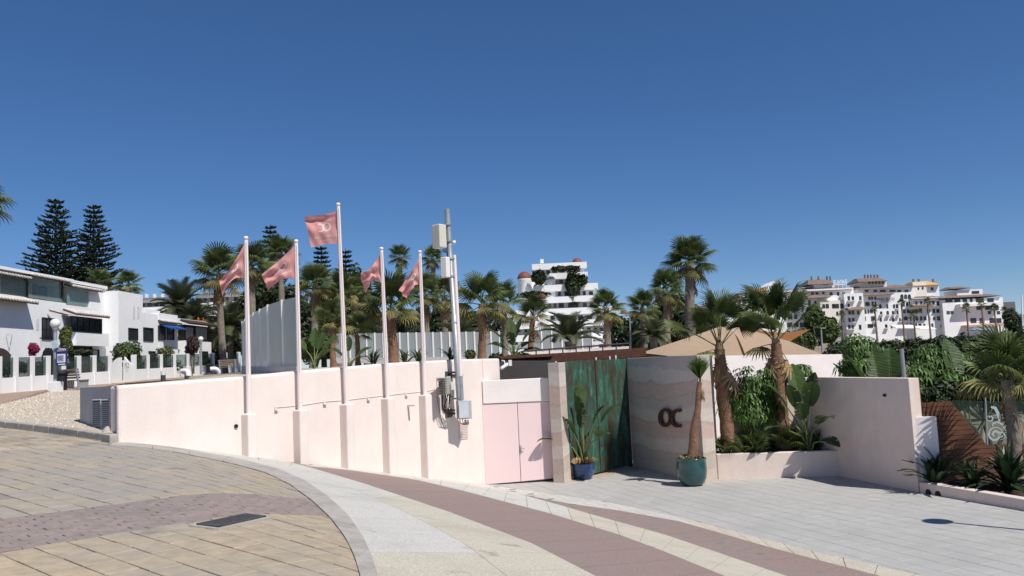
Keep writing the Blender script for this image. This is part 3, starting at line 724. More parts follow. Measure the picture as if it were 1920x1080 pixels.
# ---------------- rusty roof edge, railing and low roofs behind
def slab(name, label, cat, pts_t, th, back, m, drop=None):
    mb = MB(); n = len(pts_t); vs = []
    for p in pts_t: vs += [p, p-V(0,0,th), p-V(0,0,th)+back, p+back]
    fs = []
    for i in range(n-1):
        a = 4*i; b = a+4; fs += [(a,b,b+1,a+1),(a+1,b+1,b+2,a+2),(a+2,b+2,b+3,a+3),(a+3,b+3,b,a)]
    fs += [(0,1,2,3),(4*n-1,4*n-2,4*n-3,4*n-4)]
    mb.add(vs, fs); o = mb.build(name, m); return tag(o, label, cat)
slab('roof_edge', 'rusty brown steel roof edge running above the green gate', 'roof', [D(938,668,29.5), D(1000,664.5,30), D(1080,660,30.6), D(1150,655.5,31.2), D(1211,651.5,31.8)], .33, V(.3,7,0), M_cor)
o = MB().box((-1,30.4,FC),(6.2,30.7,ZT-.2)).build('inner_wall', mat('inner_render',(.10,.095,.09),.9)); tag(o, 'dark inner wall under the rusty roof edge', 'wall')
for x_, y_ in ((1022,676),(1033,676),(1042,677),(1117,670),(1143,668),(1154,666)):
    p = D(x_,y_,28.6); o = MB().tube([V(p.x,p.y,p.z-.6), p], .03, 6).build('light_stub', M_wht); tag(o, 'short white post stub standing behind the gate top', 'post', 'white stubs behind the gate')
rl = thing('roof_railing', 'dark metal railing on the roof behind the gate', 'railing', D(1090,672,36))
rp_ = [D(980,658.5,38), D(1080,651,38), D(1180,644,38)]
MB().tube(rp_, .045, 6).build('handrail', M_dark, rl)
for k in range(9):
    p = rp_[0].lerp(rp_[2], k/8); MB().tube([p, p-V(0,0,.75)], .03, 6).build('post', M_dark, rl)
o = MB().wall([(D(975,672,38.6).x,38.6),(D(1182,655,38.6).x,38.6)], ZT-1.2, [D(975,671,38.6).z+.25, D(1182,651,38.6).z+.05], .2).build('white_parapet', M_wht); tag(o, 'low white parapet behind the dark roof railing', 'wall')
# flat roof / terrace behind the pink wall
ter = []
for k in range(9):
    u = k/8; p = tops[0].lerp(tops[-1],u); p = WX(221+(905-221)*u, 700); 
    z = [t for t in tops]; 
    a_ = W0+A*(WLEN*u*.995); zt = tops[0].z+(tops[-1].z-tops[0].z)*u-.02
    f_ = V(a_.x,a_.y,zt)-B*.36; g_ = V(-17+u*37, 62, ZT+.32)
    ter.append([f_, f_.lerp(g_,.12), f_.lerp(g_,.3), f_.lerp(g_,.6), g_])
o = MB().grid(ter).build('roof_terrace', M_roofg, local=True); struct(o)
o = MB().wall([(-17,62),(20,62)], FC-1, ZT+.31, .3).build('terrace_back', M_roofg, local=True); struct(o)
# ============================================================ PLANTER, RIGHT WALL, TERRACE
M_pw = mat('planter_render', (.745,.625,.55), .9, .06, 1.5, .004, 25, stain=(.6,.5,.43), stain_scale=.6, stain_amt=.4, streak=(.5,.42,.36), streak_amt=.2)
M_soil = mat('soil', (.055,.04,.028), .95, .4, 8, .02, 20)
pA, pB = G(1347,898.5,FC), G(1577,893,FC)
pl_ = thing('planter', 'low pale planter wall in front of the tall palms', 'planter', pA)
zpl = D(1400,849,pA.y).z
MB().hexa([V(pA.x,pA.y,FC-.1),V(pB.x+.05,pB.y,FC-.1),V(pB.x+.05,pB.y+.22,FC-.1),V(pA.x,pA.y+.22,FC-.1)],[V(pA.x,pA.y,zpl),V(pB.x+.05,pB.y,zpl),V(pB.x+.05,pB.y+.22,zpl),V(pA.x,pA.y+.22,zpl)]).build('front_wall', M_pw, pl_, bevel=.02)
MB().grid([[V(5.5+3.5*i/6, pA.y+.2+.9*j/4, zpl-.07+.06*math.sin(i*2.1+j*1.3)) for i in range(7)] for j in range(5)], True).build('soil', M_soil, pl_)
# right shaded wall and the back wall of the planter
rA, rB = G(1575,893,FC), G(1722,923,FC); rv = flat(rB-rA).normalized(); rn = V(-rv.y,rv.x,0)
if rn.x < 0: rn = -rn
ztr = D(1711,709,rB.y).z
e0 = flat(rA)-rv*1.25
o = MB().hexa([V(p.x,p.y,FC-.1) for p in (e0,flat(rB),flat(rB)+rn*.30,e0+rn*.30)],[V(p.x,p.y,ztr) for p in (e0,flat(rB),flat(rB)+rn*.30,e0+rn*.30)]).build('end_wall', M_pw, bevel=.012)
tag(o, 'tall pale rendered wall in shade closing the planter', 'wall')
bw0, bw1 = D(1349,700,25.45), flat(e0)+rn*.02
o = MB().hexa([V(p.x,p.y,FC-.1) for p in (flat(bw0),bw1+V(0,.0,0),bw1+V(0,.25,0),flat(bw0)+V(0,.25,0))],[V(p.x,p.y,ztr-.004) for p in (flat(bw0),bw1+V(0,.0,0),bw1+V(0,.25,0),flat(bw0)+V(0,.25,0))]).build('planter_back_wall', M_pw, bevel=.012)
tag(o, 'pale wall behind the planter palms', 'wall')
q = PL(1660,741,V(rA.x,rA.y,0),rn); ol = thing('wall_spout', 'small dark pipe spout in the tall shaded wall', 'pipe', q)
MB().tube([q+rn*.1, q-rn*.06], .035, 10).build('pipe', M_black, ol); MB().tube([q+rn*.01, q-rn*.012], .055, 12).build('collar', M_galv, ol)
# long pale roof wall further back
o = MB().hexa([V(p.x,p.y,FC) for p in (D(1335,690,31),D(1580,690,35),D(1580,690,35)+V(0,.3,0),D(1335,690,31)+V(0,.3,0))],
  [D(1335,667,31),D(1580,664,35),D(1580,664,35)+V(0,8,0),D(1335,667,31)+V(0,8,0)]).build('flat_roof_block', M_wht); tag(o, 'long pale flat roofed block behind the planter', 'building')
# low kerb wall of the right bed with two pipe holes
lA, lB = flat(rB)+V(.02,-.02,0), flat(G(1920,958,FC)); lC = lB+(lB-lA).normalized()*3.5
def bedz(u): return D(1722,903,rB.y).z+u*(D(1920,937,lB.y).z-D(1722,903,rB.y).z)
bed = thing('bed_wall', 'low pale kerb wall with two round pipe holes', 'wall', V(lA.x,lA.y,FC))
lt = (lB-lA).normalized(); ln_ = V(-lt.y,lt.x,0)
if ln_.x < 0: ln_ = -ln_
z0_, z1_, z2_ = bedz(0), bedz(1), bedz(1.6)
pts = [lA.lerp(lC,i/6) for i in range(7)]
MB().wall([(p.x,p.y) for p in pts], FC-.1, [z0_+(z2_-z0_)*i/6*.6 for i in range(7)], .26 if V(-lt.y,lt.x,0).x > 0 else -.26).build('wall_body', M_pw, bed, bevel=.03)
for x_, y_ in ((1741,924),(1759,927.5)):
    q = PL(x_,y_,lA,ln_); MB().tube([q+ln_*.02, q-ln_*.012], .088, 16).build('pipe_hole', M_black, bed)
MB().grid([[V(p.x,p.y,zz)+ln_*(.2+.45*j) for j in range(5)] for p, zz in zip(pts, [z0_-.05]*7)]).build('soil', M_soil, bed)
# short white wall and timber wall behind the bed
sA = D(1713,850,rB.y+.05); sB = D(1762,850,rB.y-.1)
o = MB().hexa([V(p.x,p.y,FC) for p in (flat(sA),flat(sB),flat(sB)+V(0,.2,0),flat(sA)+V(0,.2,0))],[V(p.x,p.y,z) for p,z in ((flat(sA),D(1714,783,rB.y).z),(flat(sB),D(1760,780,rB.y).z),(flat(sB)+V(0,.2,0),D(1760,780,rB.y).z),(flat(sA)+V(0,.2,0),D(1714,783,rB.y).z))]).build('short_wall', M_wht, bevel=.008)
tag(o, 'short white wall dappled by palm shadow beside the timber wall', 'wall')
M_wood = mat('timber_cladding', (.125,.052,.027), .6, .3, 3, .003, 30, island=.22, spec=.35)
tw = thing('timber_wall', 'brown horizontal timber wall with sloping top behind the bed', 'wall', D(1800,880,21.6))
TY = 21.6
def tpoly(y0, y1):                    # plank between two pixel rows, cut by the sloping top edge
    def xr(y): return 1925+60
    def xl(y): return 1716
    def slope_x(y): return 1783+(y-752)*(1850-1783)/(835-752)
    return None
zt_, zb_ = D(1790,752,TY).z, FC
xl_ = D(1714,800,TY).x; xm_ = D(1783,752,TY).x; xn_ = D(1850,835,TY).x; zl_ = D(1850,835,TY).z; xr_ = D(1990,840,TY).x
nz = 17
for k in range(nz):
    za, zb2 = zb_+(zt_-zb_)*k/nz+.006, zb_+(zt_-zb_)*(k+1)/nz-.006
    def xe(z): return xr_ if z <= zl_ else xm_+(xn_-xm_)*(zt_-z)/(zt_-zl_)
    mb = MB(); q = [V(xl_,TY,za),V(xe(za if za > zl_ else za),TY,za),V(xe(zb2),TY,zb2),V(xl_,TY,zb2)]
    if za <= zl_ < zb2: q = [V(xl_,TY,za),V(xr_,TY,za),V(xr_,TY,zl_),V(xn_,TY,zl_),V(xe(zb2),TY,zb2),V(xl_,TY,zb2)]
    mb.prism(q, (0,.04,0)); mb.build('plank', M_wood, tw)
MB().prism([V(xl_,TY+.045,zb_),V(xr_,TY+.045,zb_),V(xr_,TY+.045,zl_-.02),V(xn_,TY+.045,zl_-.02),V(xm_-.02,TY+.045,zt_-.02),V(xl_,TY+.045,zt_-.02)],(0,.06,0)).build('backing', M_black, tw)
px0, px1 = D(1716,750,TY), D(1726,712,TY)
MB().box((px0.x,TY-.02,px0.z-.1),(px0.x+.15,TY+.1,px1.z)).build('post', M_wood, tw)
# glass balustrade with painted scrolls
M_gl = glass_mat('clear_glass', (.05,.09,.08), .22, .03)
gls = thing('glass_balustrade', 'glass balustrade with white scroll ornament above the timber wall', 'railing', D(1860,835,TY+.15))
GY = TY+.16
def gp(x_,y_,dy=0): return D(x_,y_,GY+dy)
for q in ([(1848,836),(1990,838),(1990,752),(1848,752)], [(1784,757),(1844,832),(1844,752),(1786,750)]):
    MB().prism([gp(*p) for p in q], (0,.015,0)).build('pane', M_gl, gls)
mb = MB(); mb.tube([gp(1847,745,-.02),gp(1851,838,-.02)], .028, 8); mb.build('post', M_galv, gls)
mb = MB(); mb.tube([gp(1850,838,-.02),gp(1990,838,-.02)], .02, 6); mb.build('bottom_rail', M_galv, gls)
M_scr = mat('scroll_print', (.42,.48,.48), .6, .05, 4)
def ribbon(pts, w, name='scroll'):
    mb = MB(); n = len(pts); vs = []
    for i, (x_,y_) in enumerate(pts):
        a, b = pts[max(i-1,0)], pts[min(i+1,n-1)]; tx, ty = b[0]-a[0], b[1]-a[1]; L = math.hypot(tx,ty) or 1
        ww = w*(.25+.75*math.sin(math.pi*min(.96,.1+i/n))); nx, ny = -ty/L*ww, tx/L*ww
        vs += [gp(x_+nx,y_+ny,-.012), gp(x_-nx,y_-ny,-.012)]
    mb.add(vs, [(2*i,2*i+2,2*i+3,2*i+1) for i in range(n-1)]); mb.build(name, M_scr, gls)
def spiral(cx, cy, r0, r1, a0, turns, n=34): return [(cx+(r0+(r1-r0)*k/n)*math.cos(a0+turns*6.283*k/n), cy+(r0+(r1-r0)*k/n)*math.sin(a0+turns*6.283*k/n)) for k in range(n+1)]
for ox in (0,66):
    ribbon(spiral(1866+ox,815,3,15,2.0,1.6)+[(1884+ox,818),(1893+ox,826)], 2.0)
    ribbon(spiral(1878+ox,816,2,8,0,1.3), 1.3)
    ribbon([(1886+ox,808),(1880+ox,796),(1870+ox,791),(1862+ox,794),(1861+ox,799)], 1.6)
    ribbon(spiral(1857+ox,784,2,7,3,1.1)+[(1869+ox,778),(1873+ox,786)], 1.3)
    ribbon([(1874+ox,790),(1871+ox,775),(1866+ox,765),(1858+ox,763)], 3.2)
    ribbon([(1874+ox,790),(1876+ox,774),(1881+ox,765),(1888+ox,766)], 2.4)
    ribbon([(1886+ox,812),(1892+ox,800),(1890+ox,788),(1884+ox,784)], 1.4)
# steel post behind the end wall
p = D(1696,706,22.5); t = D(1690,654,22.5); o = MB().tube([p-V(0,0,.6), t], .055, 10).build('steel_post', M_galv); tag(o, 'plain grey steel post among shrubs behind the shaded wall', 'post')
# ---------------- shade sails
M_sail = mat('sail_cloth', (.50,.365,.25), .9, .06, 2, trans=.28)
M_sailb = mat('sail_cloth_shaded', (.30,.13,.05), .9, .08, 2, trans=.35)  # shaded underside of a sail, its shade put into the cloth colour
def sail(c, m, label, sag=.5, name='shade_sail'):
    a, b, d, e = [D(*q) for q in c]; n = 22; rows = []
    for i in range(n+1):
        r = []
        for j in range(n+1):
            u, v = i/n, j/n
            # edges scalloped inwards
            uu = .5+(u-.5)*(1-.05*math.sin(math.pi*v)); vv = .5+(v-.5)*(1-.05*math.sin(math.pi*u))
            p = a.lerp(b,uu).lerp(e.lerp(d,uu),vv); p = p-V(0,0,sag*math.sin(math.pi*u)*math.sin(math.pi*v))
            r.append(p)
        rows.append(r)
    mb = MB(); mb.grid(rows, True)
    return tag(mb.build(name, m), label, 'shade sail')
sail([(1200,662,34),(1366,606,40),(1420,674,34),(1292,674,31)], M_sail, 'beige shade sail rising from the rusty roof edge to the mast', .12)
sail([(1367,606,40),(1480,640,43),(1570,674,35),(1400,674,33)], M_sail, 'beige shade sail falling away from the mast behind the palms', .12)
sail([(1369,612,42),(1462,625,47),(1520,617,50),(1468,651,44)], M_sailb, 'shade sail coloured as its shaded brown underside behind the crown of the planter palm', .1)
p = D(1366,606,40.2); o = MB().tube([V(p.x,p.y,FC), p], .06, 8).build('sail_mast', M_dark); tag(o, 'dark mast holding up the shade sails', 'mast')
# ---------------- pots
def pot(name, px, py, prof, label, m, soil):
    c = G(px,py,FC); c.z = FC
    t = thing(name, label, 'pot', c)
    inner = [(r-.035, z) for r, z in prof[::-1] if z > soil-.02]
    MB().lathe(c, [(0,.0)]+prof+inner, 40).build('body', m, t)
    MB().lathe(c, [(prof[-1][0]-.03,soil),(.12,soil+.03),(0,soil+.04)], 24).build('soil', M_soil, t)
    return t, c
M_teal = mat('teal_glaze', (.016,.075,.078), .22, .25, 5, spec=.5, coat=.4)
M_blue = mat('blue_glaze', (.018,.055,.17), .25, .4, 9, spec=.5, coat=.4, stain=(.05,.12,.2), stain_scale=4, stain_amt=.6)
tp, tpc = pot('teal_pot', 1299, 910, [(.24,0),(.315,.06),(.39,.21),(.42,.40),(.415,.59),(.40,.70),(.415,.74),(.42,.76)], 'large round teal glazed pot in front of the rammed earth wall', M_teal, .68)
bpot, bpc = pot('blue_pot', 1095, 898, [(.20,0),(.26,.05),(.32,.18),(.345,.34),(.35,.46),(.365,.49)], 'round blue glazed pot in front of the copper gate', M_blue, .43)
# ============================================================ PROMENADE: fence, houses, lamps
M_fw = mat('fence_white', (.80,.80,.79), .85, .04, 1, stain=(.66,.65,.62), stain_scale=.8, stain_amt=.2)
M_house = mat('house_white', (.86,.86,.86), .9, .04, .5, .003, 10, stain=(.68,.67,.65), stain_scale=.35, stain_amt=.25)
M_tgl = glass_mat('tinted_fence_glass', (.03,.045,.04), .45, .05)
M_win = mat('window_glass', (.030,.036,.042), .12, .4, .8, spec=.6)
M_frame = mat('black_frame', (.02,.019,.019), .5, .1, 4)
M_rt = mat('roof_tile', (.33,.21,.15), .9, .25, 2, island=.12)
M_rtw = mat('whitewashed_tile', (.58,.54,.50), .9, .2, 3, stain=(.3,.26,.22), stain_scale=2, stain_amt=.6)
M_wood2 = mat('dark_timber', (.05,.035,.028), .7, .2, 4)
def fence(label, pts, xpost):
    t = thing('glass_fence', label, 'fence', pts[0][0])
    for (b0,t0),(b1,t1) in zip(pts, pts[1:]):
        hd = (flat(b1-b0)).normalized(); n = V(hd.y,-hd.x,0)
        # low wall between posts
        h0 = b0.lerp(V(b0.x,b0.y,t0),.42).z; h1 = b1.lerp(V(b1.x,b1.y,t1),.42).z
        MB().hexa([b0-n*.1-V(0,0,.3),b1-n*.1-V(0,0,.3),b1+n*.1-V(0,0,.3),b0+n*.1-V(0,0,.3)],[V(b0.x,b0.y,h0)-n*.1,V(b1.x,b1.y,h1)-n*.1,V(b1.x,b1.y,h1)+n*.1,V(b0.x,b0.y,h0)+n*.1]).build('low_wall', M_fw, t)
        a_, b_ = b0+hd*.1, b1-hd*.1
        MB().hexa([V(a_.x,a_.y,h0-.02)-n*.01,V(b_.x,b_.y,h1-.02)-n*.01,V(b_.x,b_.y,h1-.02)+n*.01,V(a_.x,a_.y,h0-.02)+n*.01],[V(a_.x,a_.y,t0-.05)-n*.01,V(b_.x,b_.y,t1-.05)-n*.01,V(b_.x,b_.y,t1-.05)+n*.01,V(a_.x,a_.y,t0-.05)+n*.01]).build('pane', M_tgl, t)
    for b0,t0 in pts: MB().box((b0.x-.13,b0.y-.10,b0.z-.3),(b0.x+.13,b0.y+.10,t0)).build('post', M_fw, t)
    return t
def fp(x_, yb, yt, dep): return (D(x_,yb,dep), D(x_,yt,dep).z)
L1 = [fp(-34,742,669,36.5), fp(-4,739,668.5,38), fp(27,736,668,39), fp(58,733,667.5,40.2), fp(88,730,667.2,41.4), fp(117,727.5,667,42.7), fp(146,724,667,44), fp(175,720.5,666.5,45.5), fp(204,718,666,47)]
fence('white post fence with dark glass panes below the balcony house', L1, None)
L2 = [fp(251,712.5,665,51), fp(276,710.5,664.6,53), fp(301,708.5,664.3,55), fp(326,706.5,663.8,57.2), fp(351,704.5,663,59.5), fp(375,702.5,662.3,62), fp(399,700.5,661.6,64.5), fp(423,698.5,661,67), fp(448,696,660,70)]
fence('white post fence with dark glass panes below the low houses', L2, None)
# gate between the fences: swept white gate walls and a narrow door
gt = thing('garden_gate', 'white swept gate walls with house number and narrow gate in the fence', 'gate', D(229,715,49))
def sweep(xa, xb, ya, yb_, dep, flip):
    mb = MB(); top = []; n = 8
    for k in range(n+1):
        u = k/n; x_ = xa+(xb-xa)*u; y_ = ya+(yb_-ya)*(u**2 if not flip else 1-(1-u)**2); top.append(D(x_,y_,dep))
    base = [V(p.x,p.y,D(230,716,dep).z-.3) for p in top]
    mb.prism(base+top[::-1], (0,.18,0)); mb.build('gate_wall', M_fw, gt)
sweep(205,226,688,670,48.5,True); sweep(233,252,669,684,50,True)
p0, p1 = D(226,716,49), D(233,714.6,49.3)
MB().hexa([p0-V(0,0,.2),p1-V(0,0,.2),p1+V(0,.06,-.2),p0+V(0,.06,-.2)],[V(p0.x,p0.y,D(226,673,49).z),V(p1.x,p1.y,D(233,672,49).z),V(p1.x,p1.y+.06,D(233,672,49).z),V(p0.x,p0.y+.06,D(226,673,49).z)]).build('gate_leaf', M_fw, gt)
MB().tube([D(230.3,714,48.9), D(230.3,678,48.9)], .025, 4).build('gate_edge', M_frame, gt)
vs, fs = text_mesh('P12', .5)
mb = MB(); c = D(238,686,49.9); mb.add([c+V(v.x*.35,-.02,v.y*.9) for v in vs], fs); mb.build('house_number', M_frame, gt)
MB().box((D(229,684,49).x-.12,48.85,D(229,676,49).z),(D(229,684,49).x+.12,49,D(229,672,49).z)).build('lantern', M_frame, gt)
# ---- houses: their fronts run away from the camera, parallel to the fence, and face the sun (+x)
def HP(px, py, xf): return PL(px, py, V(xf,0,0), V(1,0,0))
def hblock(parent, x0, x1, ym, xf, thick=8, m=None, name='wall', yb=None, xm=None):
    a, b = HP(x0,ym,xf), HP(x1,ym,xf); zt = HP(xm or (x0+x1)/2, ym, xf).z; zb = ZT-1 if yb is None else HP(xm or (x0+x1)/2, yb, xf).z
    return MB().box((xf-thick,a.y,zb),(xf,b.y,zt)).build(name, m or M_house, parent)
def hopen(parent, x0, y0, x1, y1, xf, kind='window', arch=False, cols=2, m=None, frame=M_frame):
    a, b = HP(x0,(y0+y1)/2,xf), HP(x1,(y0+y1)/2,xf); xm = (x0+x1)/2; za, zb = HP(xm,y1,xf).z, HP(xm,y0,xf).z; ya, yb = a.y, b.y; w_ = .07; mm = m or M_win
    zz = zb
    if arch:
        r = (yb-ya)/2; cy = (ya+yb)/2; zz = max(zb-r*.7, za+.1)
        o = MB().prism([V(xf-.1,ya,za),V(xf-.1,yb,za),V(xf-.1,yb,zz)]+[V(xf-.1,cy+r*math.cos(t*math.pi/10),zz+(zb-zz)*math.sin(t*math.pi/10)) for t in range(1,10)]+[V(xf-.1,ya,zz)], (.115,0,0)).build(kind, mm, parent)
    else: o = MB().box((xf-.1,ya,za),(xf+.015,yb,zb)).build(kind, mm, parent)
    if cols:
        fr = MB(); d0, d1 = xf-.05, xf+.07
        fr.box((d0,ya-w_,za-w_),(d1,yb+w_,za))
        if not arch: fr.box((d0,ya-w_,zb),(d1,yb+w_,zb+w_))
        fr.box((d0,ya-w_,za),(d1,ya,zz)); fr.box((d0,yb,za),(d1,yb+w_,zz))
        for k in range(1,cols): y_ = ya+(yb-ya)*k/cols; fr.box((d0,y_-.035,za),(xf+.05,y_+.035,zb-.02))
        fr.build('frame', frame, o)
    return o
def heave(parent, x0, x1, ym, xf, out=.5, rise=.3, m=None):
    a, b = HP(x0,ym,xf), HP(x1,ym,xf); z = HP((x0+x1)/2,ym,xf).z
    o = MB().hexa([V(xf+out,a.y,z-.1),V(xf+out,b.y,z-.1),V(xf-.3,b.y,z+rise-.1),V(xf-.3,a.y,z+rise-.1)],[V(xf+out,a.y,z),V(xf+out,b.y,z),V(xf-.3,b.y,z+rise),V(xf-.3,a.y,z+rise)]).build('tiled_eave', M_wood2, parent)
    n = max(5,int((b.y-a.y)/.3))
    for k in range(n):
        y_ = a.y+(b.y-a.y)*(k+.5)/n; MB().tube([V(xf+out+.05,y_,z+.02), V(xf-.3,y_,z+rise+.04)], .085, 6).build('roof_tile', m or M_rtw, o)
    return o
X1 = -31.0
h1 = thing('balcony_house', 'white stepped house with glazed balconies and tiled eaves', 'house', HP(100,705,X1))
hblock(h1, -110,124,560,X1,9,xm=60); hblock(h1, 123,199,576,X1-.02,9)
M_room = mat('inner_room_wall',(.62,.64,.63),.9)
hblock(h1, -110,124,512,X1-2.6,6,M_room,'upper_storey',xm=60); hblock(h1, 124,199,534,X1-1.6,7,M_house,'upper_storey'); hblock(h1, 168,199,536,X1-.03,2.2,M_house,'upper_wall')
a, b = HP(-110,512,X1), HP(125,525,X1); zr = HP(60,514,X1).z
MB().hexa([V(X1+.35,a.y,zr-.1),V(X1+.35,b.y+.3,zr-.1),V(X1-9,b.y+.3,zr+.3),V(X1-9,a.y,zr+.3)],[V(X1+.35,a.y,zr+.08),V(X1+.35,b.y+.3,zr+.08),V(X1-9,b.y+.3,zr+.9),V(X1-9,a.y,zr+.9)]).build('roof', M_house, h1)
heave(h1, 54,124,522,X1+.2,.25,.1,M_rtw); heave(h1,-60,53,513,X1+.2,.25,.1,M_rtw)
MB().box((X1-8,HP(124,530,X1).y,HP(160,533,X1).z-.1),(X1+.1,HP(199,530,X1).y,HP(160,533,X1).z+.12)).build('parapet', M_house, h1)
for x_ in (53,119): MB().box((X1-.25,HP(x_-1.5,540,X1).y,HP(x_,561,X1).z),(X1-.05,HP(x_+1.5,540,X1).y,zr-.1)).build('post', M_wood2, h1)
hopen(h1,4,523,49,558,X1-2.58,cols=3); hopen(h1,62,527,86,560,X1-2.58,cols=2); hopen(h1,106,549,112,562,X1-2.58,cols=1)
M_bal = glass_mat('balcony_glass', (.5,.62,.6), .25, .05)
def hpane(x0,x1,y0,y1,xf): 
    a, b = HP(x0,y1,xf), HP(x1,y1,xf); xm = (x0+x1)/2; MB().box((xf-.02,a.y,HP(xm,y1,xf).z),(xf,b.y,HP(xm,y0,xf).z)).build('balcony_glass', M_bal, h1)
hpane(-60,52,518,560,X1-.1); hpane(54,118,522,562,X1-.1); hpane(126,181,546,574,X1-.1)
hopen(h1,133,546,168,572,X1-1.58,cols=3)
heave(h1,128,184,542,X1,.35,.22); heave(h1,-60,49,563,X1,.8,.4); heave(h1,126,191,592,X1+.5,.6,.35)
MB().tube([HP(92,581,X1+.2),HP(127,590,X1+.7)], .09, 4, smooth=False).build('awning_box', M_rtw, h1)
MB().box((X1,HP(128,640,X1).y,HP(159,648,X1+.55).z),(X1+.55,HP(191,640,X1).y,HP(159,623,X1+.55).z)).build('bay', M_house, h1)
hopen(h1,134,597,189,622,X1+.5,cols=5); hopen(h1,79,598,101,635,X1,'french_window',cols=3)
for k in range(10):
    p = HP(79+k*2.4,635,X1+.3); MB().tube([p, p+V(0,0,.75)], .014, 4).build('rail_bar', M_frame, h1)
MB().tube([HP(78,617,X1+.3),HP(102,618,X1+.3)], .022, 4).build('rail', M_frame, h1)
hopen(h1,79,652,102,690,X1,'arched_door',True,4); hopen(h1,-30,652,25,690,X1,'garage_door',True,1,mat('brown_door',(.07,.045,.04),.7)); hopen(h1,67,597,73,619,X1,'niche',True,0,mat('niche_render',(.66,.66,.66),.9))
hopen(h1,172,657,184,672,X1,cols=1); hopen(h1,131,649,171,676,X1,'porch_opening',False,1)
MB().tube([HP(12,628,X1+.05),HP(23,628,X1+.5),HP(19,648,X1+.05)], .025, 4).build('wall_bracket', M_galv, h1)
X2 = -30.0
h2 = thing('plain_house', 'plain white house with two arched slit windows and a lower wing', 'house', HP(245,700,X2))
hblock(h2,222,267.5,549,X2,9); hblock(h2,267,299,588,X2-.02,8); hblock(h2,298,333,589,X2+.02,8); hblock(h2,268,300,581,X2-3,4,M_house,'roof_parapet')
for x_ in (248.5,257): hopen(h2,x_,574,x_+4.2,598,X2,'slit_window',True,0,MATS['niche_render'])
hopen(h2,241,617,257,636,X2,cols=2); hopen(h2,269,616,286,638,X2-.02,cols=1); hopen(h2,297.5,612,309,636,X2+.02,cols=1); hopen(h2,313,612,325,636,X2+.02,cols=1); hopen(h2,279,660,290,690,X2-.02,'door',cols=1)
heave(h2,297,333,605,X2+.02,.4,.22)
a, b = HP(299,611,X2), HP(329,611,X2); z = HP(314,609,X2).z; MB().hexa([V(X2+.9,a.y,z-.42),V(X2+.9,b.y,z-.42),V(X2+.05,b.y,z-.08),V(X2+.05,a.y,z-.08)],[V(X2+.9,a.y,z-.3),V(X2+.9,b.y,z-.3),V(X2+.05,b.y,z),V(X2+.05,a.y,z)]).build('blue_awning', mat('blue_canvas',(.02,.10,.38),.8), h2)
X3 = -29.6
h3 = thing('porch_house', 'low white house with a dark timber glazed porch', 'house', HP(360,695,X3))
hblock(h3,333,389,600,X3-1.5,8); hblock(h3,346,396,640,X3,4); heave(h3,344,397,609,X3,.5,.3,M_wood2)
hblock(h3,346,394,611,X3-.3,3,M_wood2,'porch_frame',639)
mcg = mat('curtained_glass',(.30,.33,.34),.2,.3,2); hopen(h3,347,614,362,638,X3-.28,'porch_glass',False,1,mcg); hopen(h3,366,614,388,637,X3-.28,'porch_glass',False,1,mcg)
hopen(h3,374,660,389,690,X3,'door',cols=1); hopen(h3,333.5,622,338,642,X3-1.48,'red_shutter',False,0,mat('red_shutter_paint',(.25,.06,.045),.7))
# ---- globe lamps
M_globe = mat('globe_plastic', (.74,.74,.72), .35, .03, 2)
def globe(px, yb, yt, dep, label, block_w=.8, rr=.42):
    b = D(px,yb,dep); t = D(px-.5,yt,dep); o = thing('globe_lamp', label, 'street lamp', b)
    if block_w: MB().cbox((b.x-block_w/2,b.y-block_w/2,b.z-.2),(b.x+block_w/2,b.y+block_w/2,b.z+.52),.02).build('plinth', M_fw, o)
    MB().tube([b, t], .075, 12).build('pole', M_galv, o)
    MB().lathe(t, [(.09,-.12),(.12,-.02),(.12,.03)], 12).build('collar', M_galv, o)
    bm = bmesh.new(); bmesh.ops.create_uvsphere(bm, u_segments=24, v_segments=16, radius=rr); me = bpy.data.meshes.new('globe'); bm.to_mesh(me); bm.free(); me.materials.append(M_globe)
    for p in me.polygons: p.use_smooth = True
    link('globe', me, o, V(t.x,t.y,t.z+rr*.95)-b); return o
globe(104,739,615,34.5,'white globe lamp on grey pole beside the blue notice board',.42, .2)
g2 = globe(377,702,640,56,'white globe lamp on grey pole in front of the low houses',0,.17)
# ---- blue notice board
bd = D(116.5,688,34.2)
nb = thing('notice_board', 'dark blue notice board with white panel on the lamp pole', 'sign', bd)
M_navy = mat('navy_sign', (.045,.035,.16), .5, .06, 3); M_sgw = mat('sign_white', (.72,.74,.82), .6, .03, 3)
def brd(x0,y0,x1,y1,dy,m,name,parent=nb, th=.02):
    a, b = D(x0,y1,34.2), D(x1,y0,34.2); return MB().box((a.x,34.2-dy-th,a.z),(b.x,34.2-dy,b.z)).build(name, m, parent)
bo = brd(106,651.5,126.5,686.5,0,M_navy,'board',nb,.05); brd(109,663.5,124,680,.055,M_sgw,'notice_panel')
for k in range(5): brd(110.2,666+k*2.3,122.5-(k%2)*2,666.7+k*2.3,.08,M_navy,'text_line')
brd(109,656.8,124,658.8,.055,M_sgw,'heading'); brd(111,681.8,123.5,684.2,.055,M_sgw,'footer_text')
tv, tf = text_mesh('MARBELLA', .16)
for k in range(3):
    x_ = 112+k*4.3; pts = [D(x_+2.4*math.cos(R(a)),656.4-2.2*math.sin(R(a)),34.1) for a in range(0,181,20)]; MB().tube(pts, .014, 4).build('arch_logo', M_sgw, nb)
pst = D(103,646,34.4); o = MB().obox(pst, V(.09,0,.02), V(0,.06,0), V(-.05,0,.16)).build('lamp_sticker_box', mat('pale_blue_box',(.40,.52,.56),.5)); tag(o, 'small pale blue box strapped to the lamp pole', 'box')
